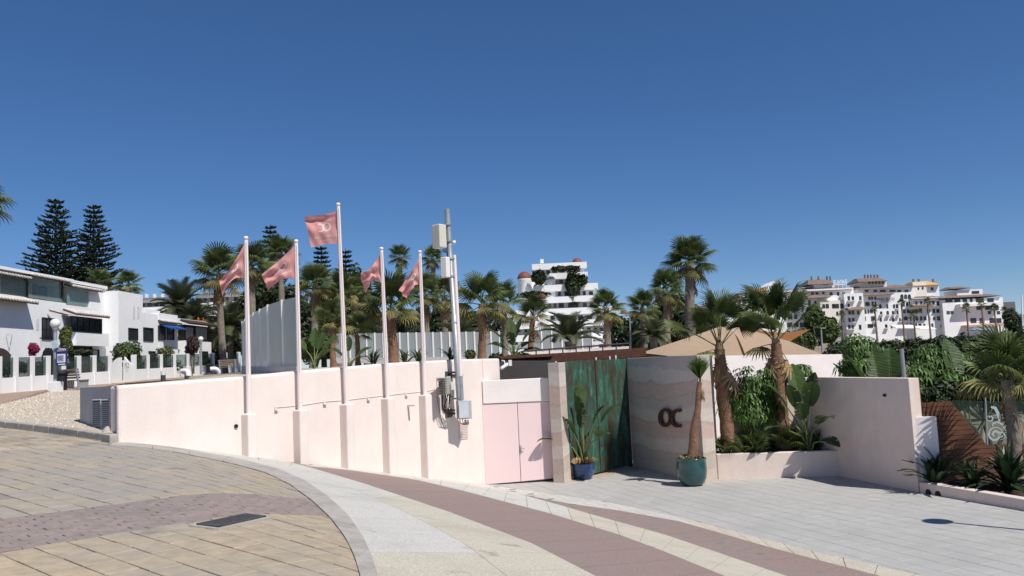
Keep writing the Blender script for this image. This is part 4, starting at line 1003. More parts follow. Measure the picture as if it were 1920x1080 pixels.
# ---- litter bins, benches, bollards, vents
def bin_(px, yb, yt, dep, w, label):
    b = D(px,yb,dep); z = D(px,yt,dep).z-b.z; o = thing('litter_bin', label, 'bin', b)
    MB().lathe(b, [(w*.42,0),(w*.45,.04),(w*.5,z*.85),(w*.5,z*.86)], 18).build('body', M_black, o)
    MB().lathe(b, [(w*.5,z*.80),(w*.62,z*.84),(w*.62,z*.93),(w*.4,z),(0,z)], 18).build('hood', M_black, o); return o
bin_(114.5,733.5,695,36,.50,'tall black litter bin under the blue notice board'); bin_(392.5,699,682,60,.45,'short black litter bin beside the bent vent pipe')
def bench(x0, x1, yb, yt, dep, label, rot):
    b = D((x0+x1)/2,yb,dep); o = thing('park_bench', label, 'bench', b, 'promenade benches', rot); w_ = 1.1; m = mat('bench_timber',(.22,.17,.13),.8,.25,4,island=.15)
    for s_ in (-1,1):
        MB().box((s_*w_/2-.04,-.25,0),(s_*w_/2+.04,.25,.42)).build('leg', M_galv, o, local=True); MB().hexa([(s_*w_/2-.04,.2,.4),(s_*w_/2+.04,.2,.4),(s_*w_/2+.04,.27,.4),(s_*w_/2-.04,.27,.4)],[(s_*w_/2-.04,.3,.95),(s_*w_/2+.04,.3,.95),(s_*w_/2+.04,.36,.95),(s_*w_/2-.04,.36,.95)]).build('back_post', M_galv, o, local=True)
    for k in range(4): MB().box((-w_/2-.1,-.25+k*.12,.42),(w_/2+.1,-.16+k*.12,.46)).build('seat_slat', m, o, local=True)
    for k in range(4): MB().box((-w_/2-.1,.19+k*.025,.52+k*.12),(w_/2+.1,.22+k*.025,.61+k*.12)).build('back_slat', m, o, local=True)
bench(135,149,731,703,38.5,'slatted bench beside the black bin at the gravel edge', R(150)); bench(421,436,699.5,685,60,'slatted bench by the fence near the frosted screen', R(185))
def bollard(px, yb, yt, dep, label):
    b = D(px,yb,dep); z = D(px,yt,dep).z-b.z; o = thing('bollard_light', label, 'bollard', b, 'bollard lights on the roof')
    MB().tube([b-V(0,0,.1), b+V(0,0,z*.55)], .12, 12).build('body', M_dark, o); MB().tube([b+V(0,0,z*.55), b+V(0,0,z)], .12, 12).build('head', M_globe, o)
bollard(306,712,696,42,'bollard light in front of the swept gate walls'); bollard(350,707,692,47,'bollard light beside the open curved vent pipe')
def vent(px, yb, dep, r, label, a):
    b = D(px,yb,dep); o = thing('vent_pipe', label, 'pipe', b); ca, sa = math.cos(a), math.sin(a)
    pts = [b-V(0,0,.1), b+V(0,0,.16), b+V(.06*ca,.06*sa,.29), b+V(.18*ca,.18*sa,.37), b+V(.3*ca,.3*sa,.38)]
    MB().tube(pts, r, 14, cap=False).build('pipe', M_fw, o); MB().lathe(V(0,0,0), [(0,0),(r*.9,0)], 14).build('mouth', M_black, o, local=True)
    m = o.children[-1]; m.location = (.29*ca,.29*sa,.38); m.rotation_euler = (0,R(90),a)
vent(336,710,43,.13,'white curved vent pipe with open dark mouth on the roof', R(-20)); vent(388,704,50,.13,'white curved vent pipe beside the short black bin', R(20))
# ---- frosted screens
M_fro = glass_mat('frosted_glass', (.55,.57,.57), .80, .3)
_n = M_fro.node_tree.nodes; _l = M_fro.node_tree.links; _tr = _n.new('ShaderNodeBsdfTranslucent'); _tr.inputs[0].default_value = (.62,.65,.65,1)
_ms = _n.new('ShaderNodeMixShader'); _ms.inputs[0].default_value = .5; _old = [x for x in _n if x.type == 'MIX_SHADER' and x != _ms][0]
_l.new(_n['Principled BSDF'].outputs[0], _ms.inputs[1]); _l.new(_tr.outputs[0], _ms.inputs[2]); _l.new(_ms.outputs[0], _old.inputs[2])
M_fro2 = glass_mat('frosted_glass_grey', (.34,.37,.38), .82, .3)
def screen(label, pts, group=None, plinth=0):
    M_fro_ = M_fro if 'tall' in label else M_fro2
    t = thing('glass_screen', label, 'screen', V(pts[0][0].x,pts[0][0].y,pts[0][0].z))
    for (b0,t0),(b1,t1) in zip(pts, pts[1:]):
        hd = flat(b1-b0).normalized(); n = V(hd.y,-hd.x,0); a_, c_ = b0+hd*.04, b1-hd*.04
        MB().hexa([a_-n*.01,c_-n*.01,c_+n*.01,a_+n*.01],[V(a_.x,a_.y,t0)-n*.01,V(c_.x,c_.y,t1)-n*.01,V(c_.x,c_.y,t1)+n*.01,V(a_.x,a_.y,t0)+n*.01]).build('pane', M_fro_, t)
    for b0,t0 in pts: MB().box((b0.x-.04,b0.y-.05,b0.z-.1),(b0.x+.04,b0.y+.05,t0+.02)).build('mullion', M_fw, t)
    if plinth:
        for (b0,t0),(b1,t1) in zip(pts, pts[1:]): MB().hexa([b0+V(0,-.3,-plinth),b1+V(0,-.3,-plinth),b1+V(0,.2,-plinth),b0+V(0,.2,-plinth)],[b0+V(0,-.3,.0),b1+V(0,-.3,.0),b1+V(0,.2,.0),b0+V(0,.2,.0)]).build('plinth', M_grey, t)
    return t
screen('tall frosted glass screen standing on a grey plinth behind the flagpoles', [fp(456,686,603,41), fp(462,686.5,598,38.5), fp(470,687,592,36.3), fp(478,687,587,34.3), fp(490,687,580,32.5), fp(505,687,572,31), fp(532,686.5,563,29.6), fp(560,686,557,28.6)], None, .75)
screen('long low frosted glass screen behind the flagpoles and young palms', [fp(626,671,626,46)]+[fp(626+k*15.6,671-k*.1,625.5-k*.2,46) for k in range(1,21)], None, .3)
screen('frosted glass screen below the white apartment block', [fp(998+k*19,664-k*.8,619-k*.3,46) for k in range(0,7)], None, .3)
# ============================================================ FAR BUILDINGS
M_far = mat('far_white_wall', (.85,.85,.84), .9, .05, .15, stain=(.72,.70,.67), stain_scale=.12, stain_amt=.3)
M_farc = mat('far_cream_wall', (.80,.75,.66), .9, .05, .15)
M_fwin = mat('far_window', (.035,.038,.045), .25, .6, .4, spec=.5, obj_rand=.6)
M_ftile = mat('far_roof_tile', (.21,.15,.12), .9, .3, .8, .05, 3)
M_fter = mat('terracotta_dome', (.20,.07,.05), .6, .25, .6)
M_och = mat('ochre_wall', (.62,.36,.12), .9, .1, .4)
M_shade = mat('recess_shade_wall', (.45,.42,.40), .9, .2, .4)  # darker grey puts the shade of set-back storeys into the wall colour
def fbox(parent, x0,x1,yt,yb, dep, thick, m, name):
    xm = (x0+x1)/2; a, b = D(x0,yt,dep), D(x1,yt,dep); zt = D(xm,yt,dep).z; zb = D(xm,yb,dep).z
    return MB().box((a.x,dep,zb),(b.x,dep+thick,zt)).build(name, m, parent)
WINM = {}
def win(parent, x, y, w, h, dep, arch=False, name='window'):     # centre pixel, size in pixels
    key = (round(w,1), round(h,1), arch, round(dep)); s = dep/F_PX
    if key not in WINM:
        a, b = w*s/2, h*s/2; mb = MB()
        if arch: mb.prism([V(-a,0,-b),V(a,0,-b),V(a,0,b*.4),V(a*.7,0,b*.85),V(0,0,b),V(-a*.7,0,b*.85),V(-a,0,b*.4)], (0,.3,0))
        else: mb.box((-a,0,-b),(a,.3,b))
        WINM[key] = mb.mesh('window', M_fwin)
    p = D(x,y,dep); return link(name, WINM[key], parent, p+V(0,-.08,0)-ROOT(parent))
def sills(parent, x, y, w, dep):
    p = D(x,y,dep); s = dep/F_PX; return MB().box((p.x-w*s/2,dep-.9,p.z-.12),(p.x+w*s/2,dep,p.z+.12)).build('balcony', M_farc, parent)
def hip(parent, x0,x1,yb,yt, dep, depth, m=None, inset=.3, name='roof'):
    a, b = D(x0,yb,dep), D(x1,yb,dep); z0 = D((x0+x1)/2,yb,dep).z; z1 = D((x0+x1)/2,yt,dep).z; w_ = b.x-a.x; i = w_*inset
    q = [V(a.x,dep-.8,z0),V(b.x,dep-.8,z0),V(b.x,dep+depth,z0),V(a.x,dep+depth,z0)]
    t = [V(a.x+i,dep+depth*.4,z1),V(b.x-i,dep+depth*.4,z1),V(b.x-i,dep+depth*.6,z1),V(a.x+i,dep+depth*.6,z1)]
    return MB().hexa(q,t).build(name, m or M_ftile, parent)
# ---- white terraced apartment block with domes
DA = 200
ap = thing('terraced_apartments', 'white terraced apartment block with terracotta domes and hanging plants', 'building', D(1050,690,DA))
rows = [(997,1100,493,504),(1030,1102,511,522),(1000,1121,533,545),(978,1128,556,567),(950,1163,578,590),(940,1180,601,613),(940,1168,625,637),(940,1168,652,664)]
for k, (x0,x1,yt,yb) in enumerate(rows):
    fbox(ap, x0,x1,yt,yb, DA-k*1.6, 3.5+k*1.2, M_far, 'balcony_parapet')
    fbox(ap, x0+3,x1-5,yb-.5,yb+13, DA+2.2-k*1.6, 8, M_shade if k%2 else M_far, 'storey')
    x = x0+9
    while x < x1-10:
        w_ = rnd.choice((5,7,9)); win(ap, x, yb+5.5, w_, 8.5, DA+2.1-k*1.6, rnd.random() < .15); x += w_+rnd.uniform(4,9)
fbox(ap,985,1035,517,556,DA+1.5,8,M_far,'wing_wall')
for x_ in (1004,1014,1024): win(ap,x_,538,5,9,DA+1.5)
def dome(parent, px, py, rpx, dep, m, drum=0):
    c = D(px,py,dep); r = rpx*dep/F_PX
    MB().lathe(c, [(r*math.cos(R(a)), r*1.05*math.sin(R(a))) for a in range(0,91,10)], 24).build('dome', m, parent)
    if drum: MB().lathe(c, [(r*.98,0),(r*1.03,-.2),(r*.97,-.4),(r*.97,-drum)], 24).build('drum', M_far, parent)
dome(ap, 983.5,523,13.5,DA-1,M_fter,4.5); dome(ap,1082,493,9,DA+3,M_fter); dome(ap,1016,560,9,DA-8,M_fter); dome(ap,1170,588,7,DA-7,M_fter)
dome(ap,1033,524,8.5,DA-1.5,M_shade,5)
fbox(ap,1013,1019,486,493,DA+2,1,M_far,'chimney'); fbox(ap,1000,1030,590,690,DA-9,5,M_far,'stair_tower'); fbox(ap,1093,1150,640,690,DA-14,4,M_far,'ground_wall')
for x_ in (1104,1125): win(ap,x_+4,648,11,6,DA-14)
# ---- marina row
DM = 260
def marina(label, cat='building', x=1500): return thing('marina_building', label, cat, D(x,640,DM), 'white buildings of the marina row')
def facade(t, x0,x1,y0,y1, dep, nx, ny, jit=.25, wmin=4.2, wmax=7, arch=.25, balc=.25):
    for j in range(ny):
        for i in range(nx):
            if rnd.random() < .1: continue
            x = x0+(x1-x0)*(i+.5)/nx+rnd.uniform(-1,1)*jit*(x1-x0)/nx; y = y0+(y1-y0)*(j+.5)/ny
            w_ = rnd.choice((wmin,(wmin+wmax)/2,wmax)); h = (y1-y0)/ny*rnd.uniform(.5,.68)
            win(t, x, y, w_, round(h), dep, rnd.random() < arch)
            if rnd.random() < balc: sills(t, x, y+h*.55, w_+2.5, dep)
t = marina('white marina building with a gabled attic above brown tiles', x=1430)
fbox(t,1388,1470,553,650,DM,14,M_far,'wall'); hip(t,1386,1472,556,545,DM,14,inset=.08); fbox(t,1437,1464,536,556,DM+3,8,M_far,'attic'); 
a, b, c = D(1436,537,DM+2.9), D(1465,536,DM+2.9), D(1451,527,DM+2.9); MB().prism([a,b,c],(0,9,0)).build('gable', M_far, t)
fbox(t,1418,1437,541,550,DM+3,6,M_och,'side_attic'); facade(t,1392,1468,558,632,DM,6,5); fbox(t,1461,1465,526,537,DM+4,1,M_far,'chimney')
fbox(t,1405,1412,543,549,DM+3,1,M_far,'chimney')
t = marina('white marina building with plain flat front beside the tower roof', x=1490)
fbox(t,1466,1516,544,650,DM+4,12,M_far,'wall'); hip(t,1464,1520,548,540,DM+4,12,inset=.1); facade(t,1472,1512,556,632,DM+4,3,5,wmin=6,wmax=10,arch=0)
t = marina('white marina building with a brown hipped tower roof and rooftop letters', x=1560)
fbox(t,1512,1600,541,650,DM,14,M_far,'wall'); hip(t,1508,1598,545,535,DM,14,inset=.12); fbox(t,1526,1563,530,541,DM+4,8,M_far,'tower'); hip(t,1513,1565,533,522,DM+3,9,inset=.2)
for k in range(4): win(t,1539+k*4,533,2,2.5,DM+4)
for x_ in (1521,1534,1550,1556): fbox(t,x_,x_+2,518,526,DM+6,.6,M_ftile,'chimney')
hip(t,1513,1557,558.5,552,DM-2,3,inset=.02,name='eave'); facade(t,1516,1598,546,556,DM,7,1,arch=0); fbox(t,1537,1585,563,625,DM-2,4,M_farc,'front_bay'); facade(t,1539,1584,567,622,DM-2,5,4,arch=.4,wmin=4,wmax=7)
facade(t,1514,1536,560,630,DM,2,4); fbox(t,1540,1595,625,645,DM-1.5,2,M_shade,'arcade')
vs, fs = text_mesh('BANUS', 1.0); p = D(1575,528.5,DM+2); k_ = 27*DM/F_PX/3.2
mb = MB(); mb.add([p+V(-v.x*k_,0,v.y*k_*.62*2) for v in vs], fs); mb.build('roof_letters', M_far, t)
mb = MB(); mb.tube([D(1562,534,DM+2.2),D(1588,533,DM+2.2)], .12, 4); [mb.tube([D(x_,541,DM+2.2),D(x_,526,DM+2.2)], .08, 4) for x_ in (1564,1572,1580,1587)]; mb.build('letter_frame', M_far, t)
t = marina('white marina building with plain wall and iron balconies', x=1600)
fbox(t,1582,1618,550,650,DM-3,14,M_far,'wall'); facade(t,1586,1616,553,620,DM-3,3,5,arch=.1,balc=.5,wmax=4.5); hip(t,1590,1622,581,575,DM-5,4,inset=.02,name='eave')
t = marina('white marina hotel with dark lettering and tiled tower roof', x=1660)
fbox(t,1606,1713,540,650,DM,14,M_far,'wall'); hip(t,1603,1712,541,533,DM,14,inset=.1); fbox(t,1612,1662,526,540,DM+3,8,M_farc,'tower'); hip(t,1608,1664,528,519,DM+2,10,inset=.15)
for k in range(5): win(t,1630+k*6.3,530,4,4.5,DM+3,True)
for k in range(5): fbox(t,1621+k*6,1623+k*6,515,521,DM+6,.6,M_ftile,'chimney')
facade(t,1620,1708,542,549,DM,6,1,arch=0,wmin=7,wmax=11,balc=0); hip(t,1617,1676,553,549,DM-1.5,2,inset=.02,name='eave')
for x_ in (1691,1698,1705): win(t,x_,556,5.5,8.5,DM,True)
for x_ in (1630,1635,1641): win(t,x_,559,3.8,6,DM,True)
facade(t,1614,1644,563,618,DM,5,4,wmin=3,wmax=5); facade(t,1647,1690,568,618,DM,4,4,wmin=3,wmax=4.5,balc=.5,arch=.5); facade(t,1690,1712,563,618,DM,3,4,wmin=4,wmax=6)
for txt, x_, y_, wd in (('PARK PLAZA',1661.5,560.8,33),('SUITES',1660,565,17)):
    vs, fs = text_mesh(txt, 1.0); wx = max(v.x for v in vs)-min(v.x for v in vs); p = D(x_,y_,DM-.25); s_ = wd*DM/F_PX/wx
    mb = MB(); mb.add([p+V(v.x*s_,0,v.y*s_*1.2) for v in vs], fs); mb.build('hotel_letters', M_navy, t)
t = marina('white marina building with an ochre roofed tower', x=1740)
fbox(t,1711,1772,558,650,DM-2,14,M_far,'wall'); hip(t,1709,1768,560,553,DM-2,12,inset=.1); fbox(t,1712,1760,534,560,DM+2,10,M_far,'tower'); hip(t,1710,1762,535,525,DM+1.5,10,M_och,inset=.22)
fbox(t,1711,1736,529,556,DM+1,5,M_farc,'stair_turret'); win(t,1747.5,541.5,5,6,DM+2,True); win(t,1722,541,3,4,DM+1); win(t,1730,540,3,5,DM+1,True)
for x_ in (1712,1722,1749): fbox(t,x_,x_+2.5,523,529,DM+5,.6,M_ftile,'chimney')
hip(t,1712,1752,574,570,DM-4,3,inset=.02,name='eave'); facade(t,1714,1770,562,618,DM-2,7,4,wmin=3.5,wmax=5.5)
t = marina('low modern white marina building with glazed balconies', x=1820)
fbox(t,1766,1880,560,650,DM-4,14,M_far,'wall'); hip(t,1764,1876,557,551,DM-4,12,inset=.05); fbox(t,1794,1842,543,556,DM+1,8,M_far,'penthouse'); hip(t,1780,1820,541,536,DM+1,8,inset=.2)
for k,(x_,w_) in enumerate(((1779,13),(1795,11),(1809,8),(1821,5),(1837,15),(1857,12))): win(t,x_,563,w_,7,DM-4)
fbox(t,1800,1880,568,573,DM-6.5,2.5,M_far,'balcony_parapet'); 
for x_,w_ in ((1835,9),(1853,12),(1868,9)): win(t,x_,577,w_,8,DM-4)
for x_,w_ in ((1825,11),(1841,9),(1860,9),(1873,9)): win(t,x_,601,w_,9,DM-4)
for x_,w_ in ((1778,6),(1785,5),(1855,6),(1872,6)): win(t,x_,586,w_,6,DM-4)
win(t,1829,548,14,5,DM+1)
fbox(t,1812,1882,608,612,DM-7,4,mat('pink_band',(.60,.38,.28),.9),'shop_fascia')
o = fbox(None,1880,1903,566,640,DM+30,10,mat('grey_tower_wall',(.16,.15,.15),.9),'far_block'); tag(o,'dark grey block far behind the end of the marina row','building')
# cafe umbrellas and awnings
for x_, lab in ((1829,'pale blue cafe umbrella beside the low modern building'),(1849,'pale blue cafe umbrella near the flagstaff')):
    c = D(x_,616,DM-20); t = thing('cafe_umbrella', lab, 'umbrella', c-V(0,0,2.6), 'cafe umbrellas at the marina')
    MB().lathe(c, [(0,.35),(1.9,-.35),(1.9,-.55)], 8, False).build('canopy', mat('blue_cloth',(.17,.30,.42),.9), t); MB().tube([c, c-V(0,0,2.6)], .05, 6).build('pole', M_galv, t)
for x0_,x1_,y_,lab in ((1680,1722,616,'long cream shop awning below the marina hotel'),(1725,1756,618,'cream shop awning below the ochre tower building')):
    a, b = D(x0_,y_,DM-14), D(x1_,y_,DM-14); o = MB().hexa([a,b,b+V(0,4,1.0),a+V(0,4,1.0)],[a+V(0,0,.25),b+V(0,0,.25),b+V(0,4,1.3),a+V(0,4,1.3)]).build('shop_awning', M_farc); tag(o,lab,'awning')
p = D(1918,645,120); q = D(1915.5,552,120); o = MB().tube([p-V(0,0,1.5),q],[.14,.09],8).build('flagstaff', M_far); tag(o,'tall bare white flagstaff near the marina','flagpole')
# hillside apartments on the left
def hill(label, rows, dep, x):
    t = thing('hillside_apartments', label, 'building', D(x,rows[-1][3]+6,dep))
    for k,(x0,x1,yt,yb) in enumerate(rows):
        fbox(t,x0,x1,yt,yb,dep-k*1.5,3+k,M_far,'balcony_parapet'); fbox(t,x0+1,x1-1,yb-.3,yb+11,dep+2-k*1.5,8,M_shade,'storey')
        x_ = x0+6
        while x_ < x1-6: win(t,x_,yb+5,rnd.choice((5,7,9)),7,dep+1.9-k*1.5); x_ += rnd.uniform(11,17)
    x0,x1,yt,yb = rows[0]; hip(t,x0-2,x1+2,yt,yt-6,dep,10,inset=.1)
    for k in range(3): xx = x0+(x1-x0)*(.2+.3*k); fbox(t,xx,xx+1.8,yt-9,yt-2,dep+3,1,M_far,'chimney')
    return t
hill('pale hillside apartments with tiled roofs behind the plain house', [(262,312,560,566),(258,305,576,582),(262,312,592,600),(262,312,612,640)], 150, 285)
hill('pale hillside apartments with tiled roofs behind the skirted palms', [(366,462,551,556),(370,470,566,572),(375,470,583,590),(375,470,602,640)], 170, 420)
hill('white flats half hidden by trees behind the tallest flagpole', [(566,625,572,580),(570,700,592,600),(570,715,612,620),(570,715,632,660)], 120, 640)
hill('white villa with tiled roof half hidden by palms beside the shade sails', [(1300,1400,575,582),(1290,1400,596,604),(1290,1400,618,650)], 150, 1345)
# street lights
def slight(px, yb, yt, dep, label, arm):
    b, t_ = D(px,yb,dep), D(px-1.5,yt,dep); o = thing('street_light', label, 'street lamp', b)
    MB().tube([b-V(0,0,1.5),t_],[.09,.06],8).build('pole', M_galv, o); MB().obox(t_+V(arm*.15,0,.03), V(.22,0,0), V(0,.1,0), V(0,0,.04)).build('lantern', M_galv, o)
slight(1182,651,592,75,'grey street light beyond the dark railing',-1); slight(1541,662,616,70,'grey street light beside the planter palms',1)
# ============================================================ PLANTS
M_fan = mat('fan_leaf', (.105,.138,.04), .5, .35, 2, trans=.28, obj_rand=.35, spec=.35)
M_fany = mat('fan_leaf_old', (.19,.18,.06), .6, .35, 2, trans=.22, obj_rand=.3)
M_deadf = mat('dead_frond', (.25,.165,.085), .9, .35, 3, obj_rand=.35)
M_fea = mat('feather_leaf', (.09,.105,.05), .5, .3, 2, trans=.15, obj_rand=.3)
M_trunk = mat('palm_trunk', (.22,.185,.15), .95, .3, 5, .03, 12, stain=(.12,.10,.08), stain_scale=2, stain_amt=.6)
M_trunkr = mat('palm_trunk_red', (.225,.125,.078), .95, .35, 6, .03, 14, stain=(.13,.07,.04), stain_scale=3, stain_amt=.6)
M_pine = mat('pine_needles', (.020,.030,.014), .7, .35, 1.5)
M_bark = mat('bark', (.10,.08,.06), .95, .3, 5, .02, 20)
M_leafd = mat('dark_leaf', (.030,.046,.016), .5, .4, 1.5, trans=.15, island=.4)
M_leafm = mat('mid_leaf', (.075,.11,.03), .5, .4, 1.5, trans=.2, island=.4)
M_leafy = mat('yellow_leaf', (.10,.115,.03), .5, .4, 1.5, trans=.2, island=.4)
M_sch = mat('umbrella_leaf', (.07,.135,.026), .45, .3, 3, trans=.15, island=.4, spec=.3)
M_pad = mat('paddle_leaf', (.065,.115,.03), .38, .25, 3, .002, 30, trans=.2, obj_rand=.3, spec=.45)
def _veins(m):
    n = m.node_tree.nodes; l = m.node_tree.links; b = n['Principled BSDF']
    tc = n.new('ShaderNodeTexCoord'); wv = n.new('ShaderNodeTexWave'); wv.wave_type = 'BANDS'; wv.bands_direction = 'X'; wv.inputs['Scale'].default_value = 9; wv.inputs['Distortion'].default_value = 1.2
    l.new(tc.outputs['Object'], wv.inputs['Vector']); bp = n.new('ShaderNodeBump'); bp.inputs['Distance'].default_value = .012; bp.inputs['Strength'].default_value = .9
    l.new(wv.outputs['Fac'], bp.inputs['Height']); l.new(bp.outputs[0], b.inputs['Normal'])
    src = b.inputs['Base Color'].links[0].from_socket; mr = n.new('ShaderNodeMapRange'); mr.inputs['To Min'].default_value = .72; mr.inputs['To Max'].default_value = 1.15; l.new(wv.outputs['Fac'], mr.inputs['Value'])
    hs_ = n.new('ShaderNodeHueSaturation'); l.new(src, hs_.inputs['Color']); l.new(mr.outputs[0], hs_.inputs['Value']); l.new(hs_.outputs[0], b.inputs['Base Color'])
_veins(M_pad)
M_bou = mat('bougainvillea', (.34,.035,.10), .7, .3, 3, trans=.3, island=.3)
M_stemg = mat('green_stem', (.13,.16,.06), .6, .2, 5)
def fan_mesh(seed, nseg=26, pet=.85, rad=1.0, spread=140, droop=.35, mat_=None, fold=.0, dead=False):
    r = random.Random(seed); mb = MB()
    mb.tube([(0,0,0),(pet*.5,0,.03),(pet,0,0)], [.028,.02,.014], 4, cap=False)
    for k in range(nseg):
        a0 = R(-spread+2*spread*k/nseg); a1 = R(-spread+2*spread*(k+1)/nseg); am = (a0+a1)/2
        L = rad*(.78+.22*math.cos(am*.7))*r.uniform(.9,1.05); s = .44 if not dead else .4
        def P(a, rr, dz=0):
            x = pet+rr*math.cos(a); y = rr*math.sin(a)*(1-fold*.5)
            return V(x, y*(1 if not dead else .55), dz-droop*(rr/rad)**2*.5*rad-fold*abs(y)*.7)
        h = V(pet-.02,0,0); z = .035
        c1 = P(am, L*s, z); l1 = P(a0, L*s*1.0, -z*.3); r1 = P(a1, L*s*1.0, -z*.3)
        c2 = P(am+r.uniform(-.02,.02), L*.8, z*.6); w_ = (a1-a0)*.24
        l2 = P(am-w_, L*.8, -.0); r2 = P(am+w_, L*.8, 0); tip = P(am+r.uniform(-.05,.05), L, -r.uniform(.05,.22)*rad)
        mb.add([h,l1,c1,r1,l2,c2,r2,tip], [(0,1,2),(0,2,3),(1,4,5,2),(2,5,6,3),(4,7,5),(5,7,6)])
    return mb.mesh('frond', mat_)
FAN = [fan_mesh(i, 26, mat_=M_fan, droop=.25+.12*i, fold=.1*i) for i in range(4)]
FANN = [fan_mesh(40+i, 42, pet=1.4, rad=.92, mat_=M_fan, droop=.18+.15*i, fold=.08*i, spread=128) for i in range(3)]
FANY = [fan_mesh(10+i, 24, mat_=M_fany, droop=.7, fold=.4) for i in range(2)]
FAND = [fan_mesh(20+i, 16, pet=.8, mat_=M_deadf, droop=.6, fold=.9, dead=True) for i in range(3)]
def feather_mesh(seed, bend=.9, n=34, L=1.0, m=None, lw=.34):
    r = random.Random(seed); pts = []; a = 0; p = V(0,0,0)
    for k in range(13):
        pts.append(p.copy()); a = -bend*(k/12)**1.4*1.3; p = p+V(math.cos(a),0,math.sin(a))*(L/12)
    mb = MB(); mb.tube(pts, [.018*(1-k/14) for k in range(13)], 4, cap=False)
    for k in range(n):
        t = .12+.88*k/n; i = min(int(t*12),11); q = pts[i].lerp(pts[i+1], t*12-i); d = (pts[i+1]-pts[i]).normalized()
        ln = lw*math.sin(math.pi*min(1,.22+t*.74))**.7*L
        up = V(0,1,0).cross(d)*-1
        for s_ in (-1,1):
            o = (d*.62+V(0,s_*.75,0)+up*(.28)).normalized(); e = q+o*ln*r.uniform(.85,1.05)+V(0,0,-.10*ln); w_ = d*(.013*L)
            m_ = q.lerp(e,.5)+V(0,0,.02*L); mb.add([q-w_,q+w_,m_+w_*.9,e,m_-w_*.9], [(0,1,2,3,4)])
    return mb.mesh('frond', m)
FEA = [feather_mesh(i, .55+.35*i, m=M_fea) for i in range(3)]
def frond(parent, me, loc, az, el, roll, s, name='frond'): return link(name, me, parent, loc, (roll,-el,az), s)
def trunk(parent, b, t, r0, r1, m, wob=.03, flare=1.25, name='trunk', n=12):
    pts = []; rad = []
    for k in range(n+1):
        u = k/n; p = b.lerp(t,u)+V(math.sin(u*5+b.x)*wob, math.cos(u*4+b.y)*wob, 0)*(u*(1-u)*4)
        pts.append(p); rad.append((r0+(r1-r0)*u)*(1+(flare-1)*max(0,1-u*7))*(1+.05*math.sin(k*2.6)))
    return MB().tube(pts, rad, 12).build(name, m, parent)
def fan_palm(label, base, top, R_, n=30, skirt=0, tr=.2, m=None, seed=1, low=-35, hi=80, group=None, name='fan_palm', yellow=5, rag=False):
    r = random.Random(seed); t = thing(name, label, 'palm tree', base, group); trunk(t, base, top, tr*1.12, tr*.85, m or M_trunk)
    c = top-base
    n = max(12,int(n*.78))
    for k in range(n):
        u = (k+.5)/n; el = R(low+(hi-low)*u**.85+r.uniform(-7,7)); az = k*2.399+r.uniform(-.2,.2)
        me = r.choice(FAN[:2] if u > .55 else FAN[1:]); 
        if k < yellow: me = r.choice(FANY)
        frond(t, me, c+V(0,0,(u-.4)*.25*R_), az, el, r.uniform(-.35,.35), R_*.6*r.uniform(.82,1.12))
    for k in range(skirt):
        az = k*2.399+r.uniform(-.3,.3); el = R(-72-r.uniform(-12,12)); frond(t, r.choice(FAND), c+V(0,0,-.1*R_-r.uniform(0,.5)*R_), az, el, r.uniform(-.4,.4), R_*.46*r.uniform(.8,1.15), 'dead_frond')
    return t
def feather_palm(label, base, top, R_, n=36, tr=.25, seed=1, low=-45, hi=85, bulb=False, name='date_palm'):
    r = random.Random(seed); t = thing(name, label, 'palm tree', base); trunk(t, base, top, tr, tr*(1.1 if not bulb else 1.6), M_trunk, .01)
    c = top-base
    for k in range(n):
        u = (k+.5)/n; frond(t, FEA[min(2,int(r.random()*1.5+(1-u)*1.6))], c, k*2.399+r.uniform(-.2,.2), R(low+(hi-low)*u+r.uniform(-6,6)), r.uniform(-.3,.3), R_*r.uniform(.88,1.1))
    return t
def pine(label, base, topz, Rm, seed=1, name='norfolk_pine', gap=.0):
    r = random.Random(seed); Hh = topz-base.z; t = thing(name, label, 'tree', base, 'tall dark norfolk pines')
    top = V(base.x, base.y, topz); MB().tube([base, base.lerp(top,.5), top], [.34,.2,.03], 8).build('trunk', M_bark, t)
    mb = MB(); nw = int(Hh/.56)
    for w_ in range(nw):
        u = .08+.92*w_/nw; z = base.z+Hh*u; L = Rm*(1-u)**.72*r.uniform(.88,1.08)+.18; nb = 7 if u < .8 else 5
        for k in range(nb):
            az = 6.283*k/nb+w_*.5+r.uniform(-.15,.15); Lb = L*r.uniform(.62,1.2); d = V(math.cos(az),math.sin(az),0)
            pts = [V(base.x,base.y,z)+d*(Lb*s)+V(0,0,Lb*(-.10*s+.26*s*s)) for s in (0,.25,.5,.75,1)]
            mb.tube(pts, [.05,.04,.03,.02,.012], 3, cap=False)
            ns = max(5,int(Lb/.21))
            for q in range(ns):
                s = .18+.82*(q+r.random()*.6)/ns; i = min(int(s*4),3); p = pts[i].lerp(pts[i+1], s*4-i)
                for sd in (-1,1):
                    ln = (.34+.42*(1-s)*min(1,Lb/2.5)+.18)*r.uniform(.7,1.15); sdv = V(-d.y,d.x,0)*sd
                    o = (d*.55+sdv*r.uniform(.5,.9)+V(0,0,r.uniform(.25,.65))).normalized(); e = p+o*ln; m_ = p.lerp(e,.55); x_ = o.cross(V(0,0,1)).normalized()*.09; y_ = o.cross(x_).normalized()*.09
                    mb.add([p,m_+x_,m_+y_,m_-x_,m_-y_,e], [(0,1,2),(0,2,3),(0,3,4),(0,4,1),(5,2,1),(5,3,2),(5,4,3),(5,1,4)])
    mb.build('crown', M_pine, t); return t
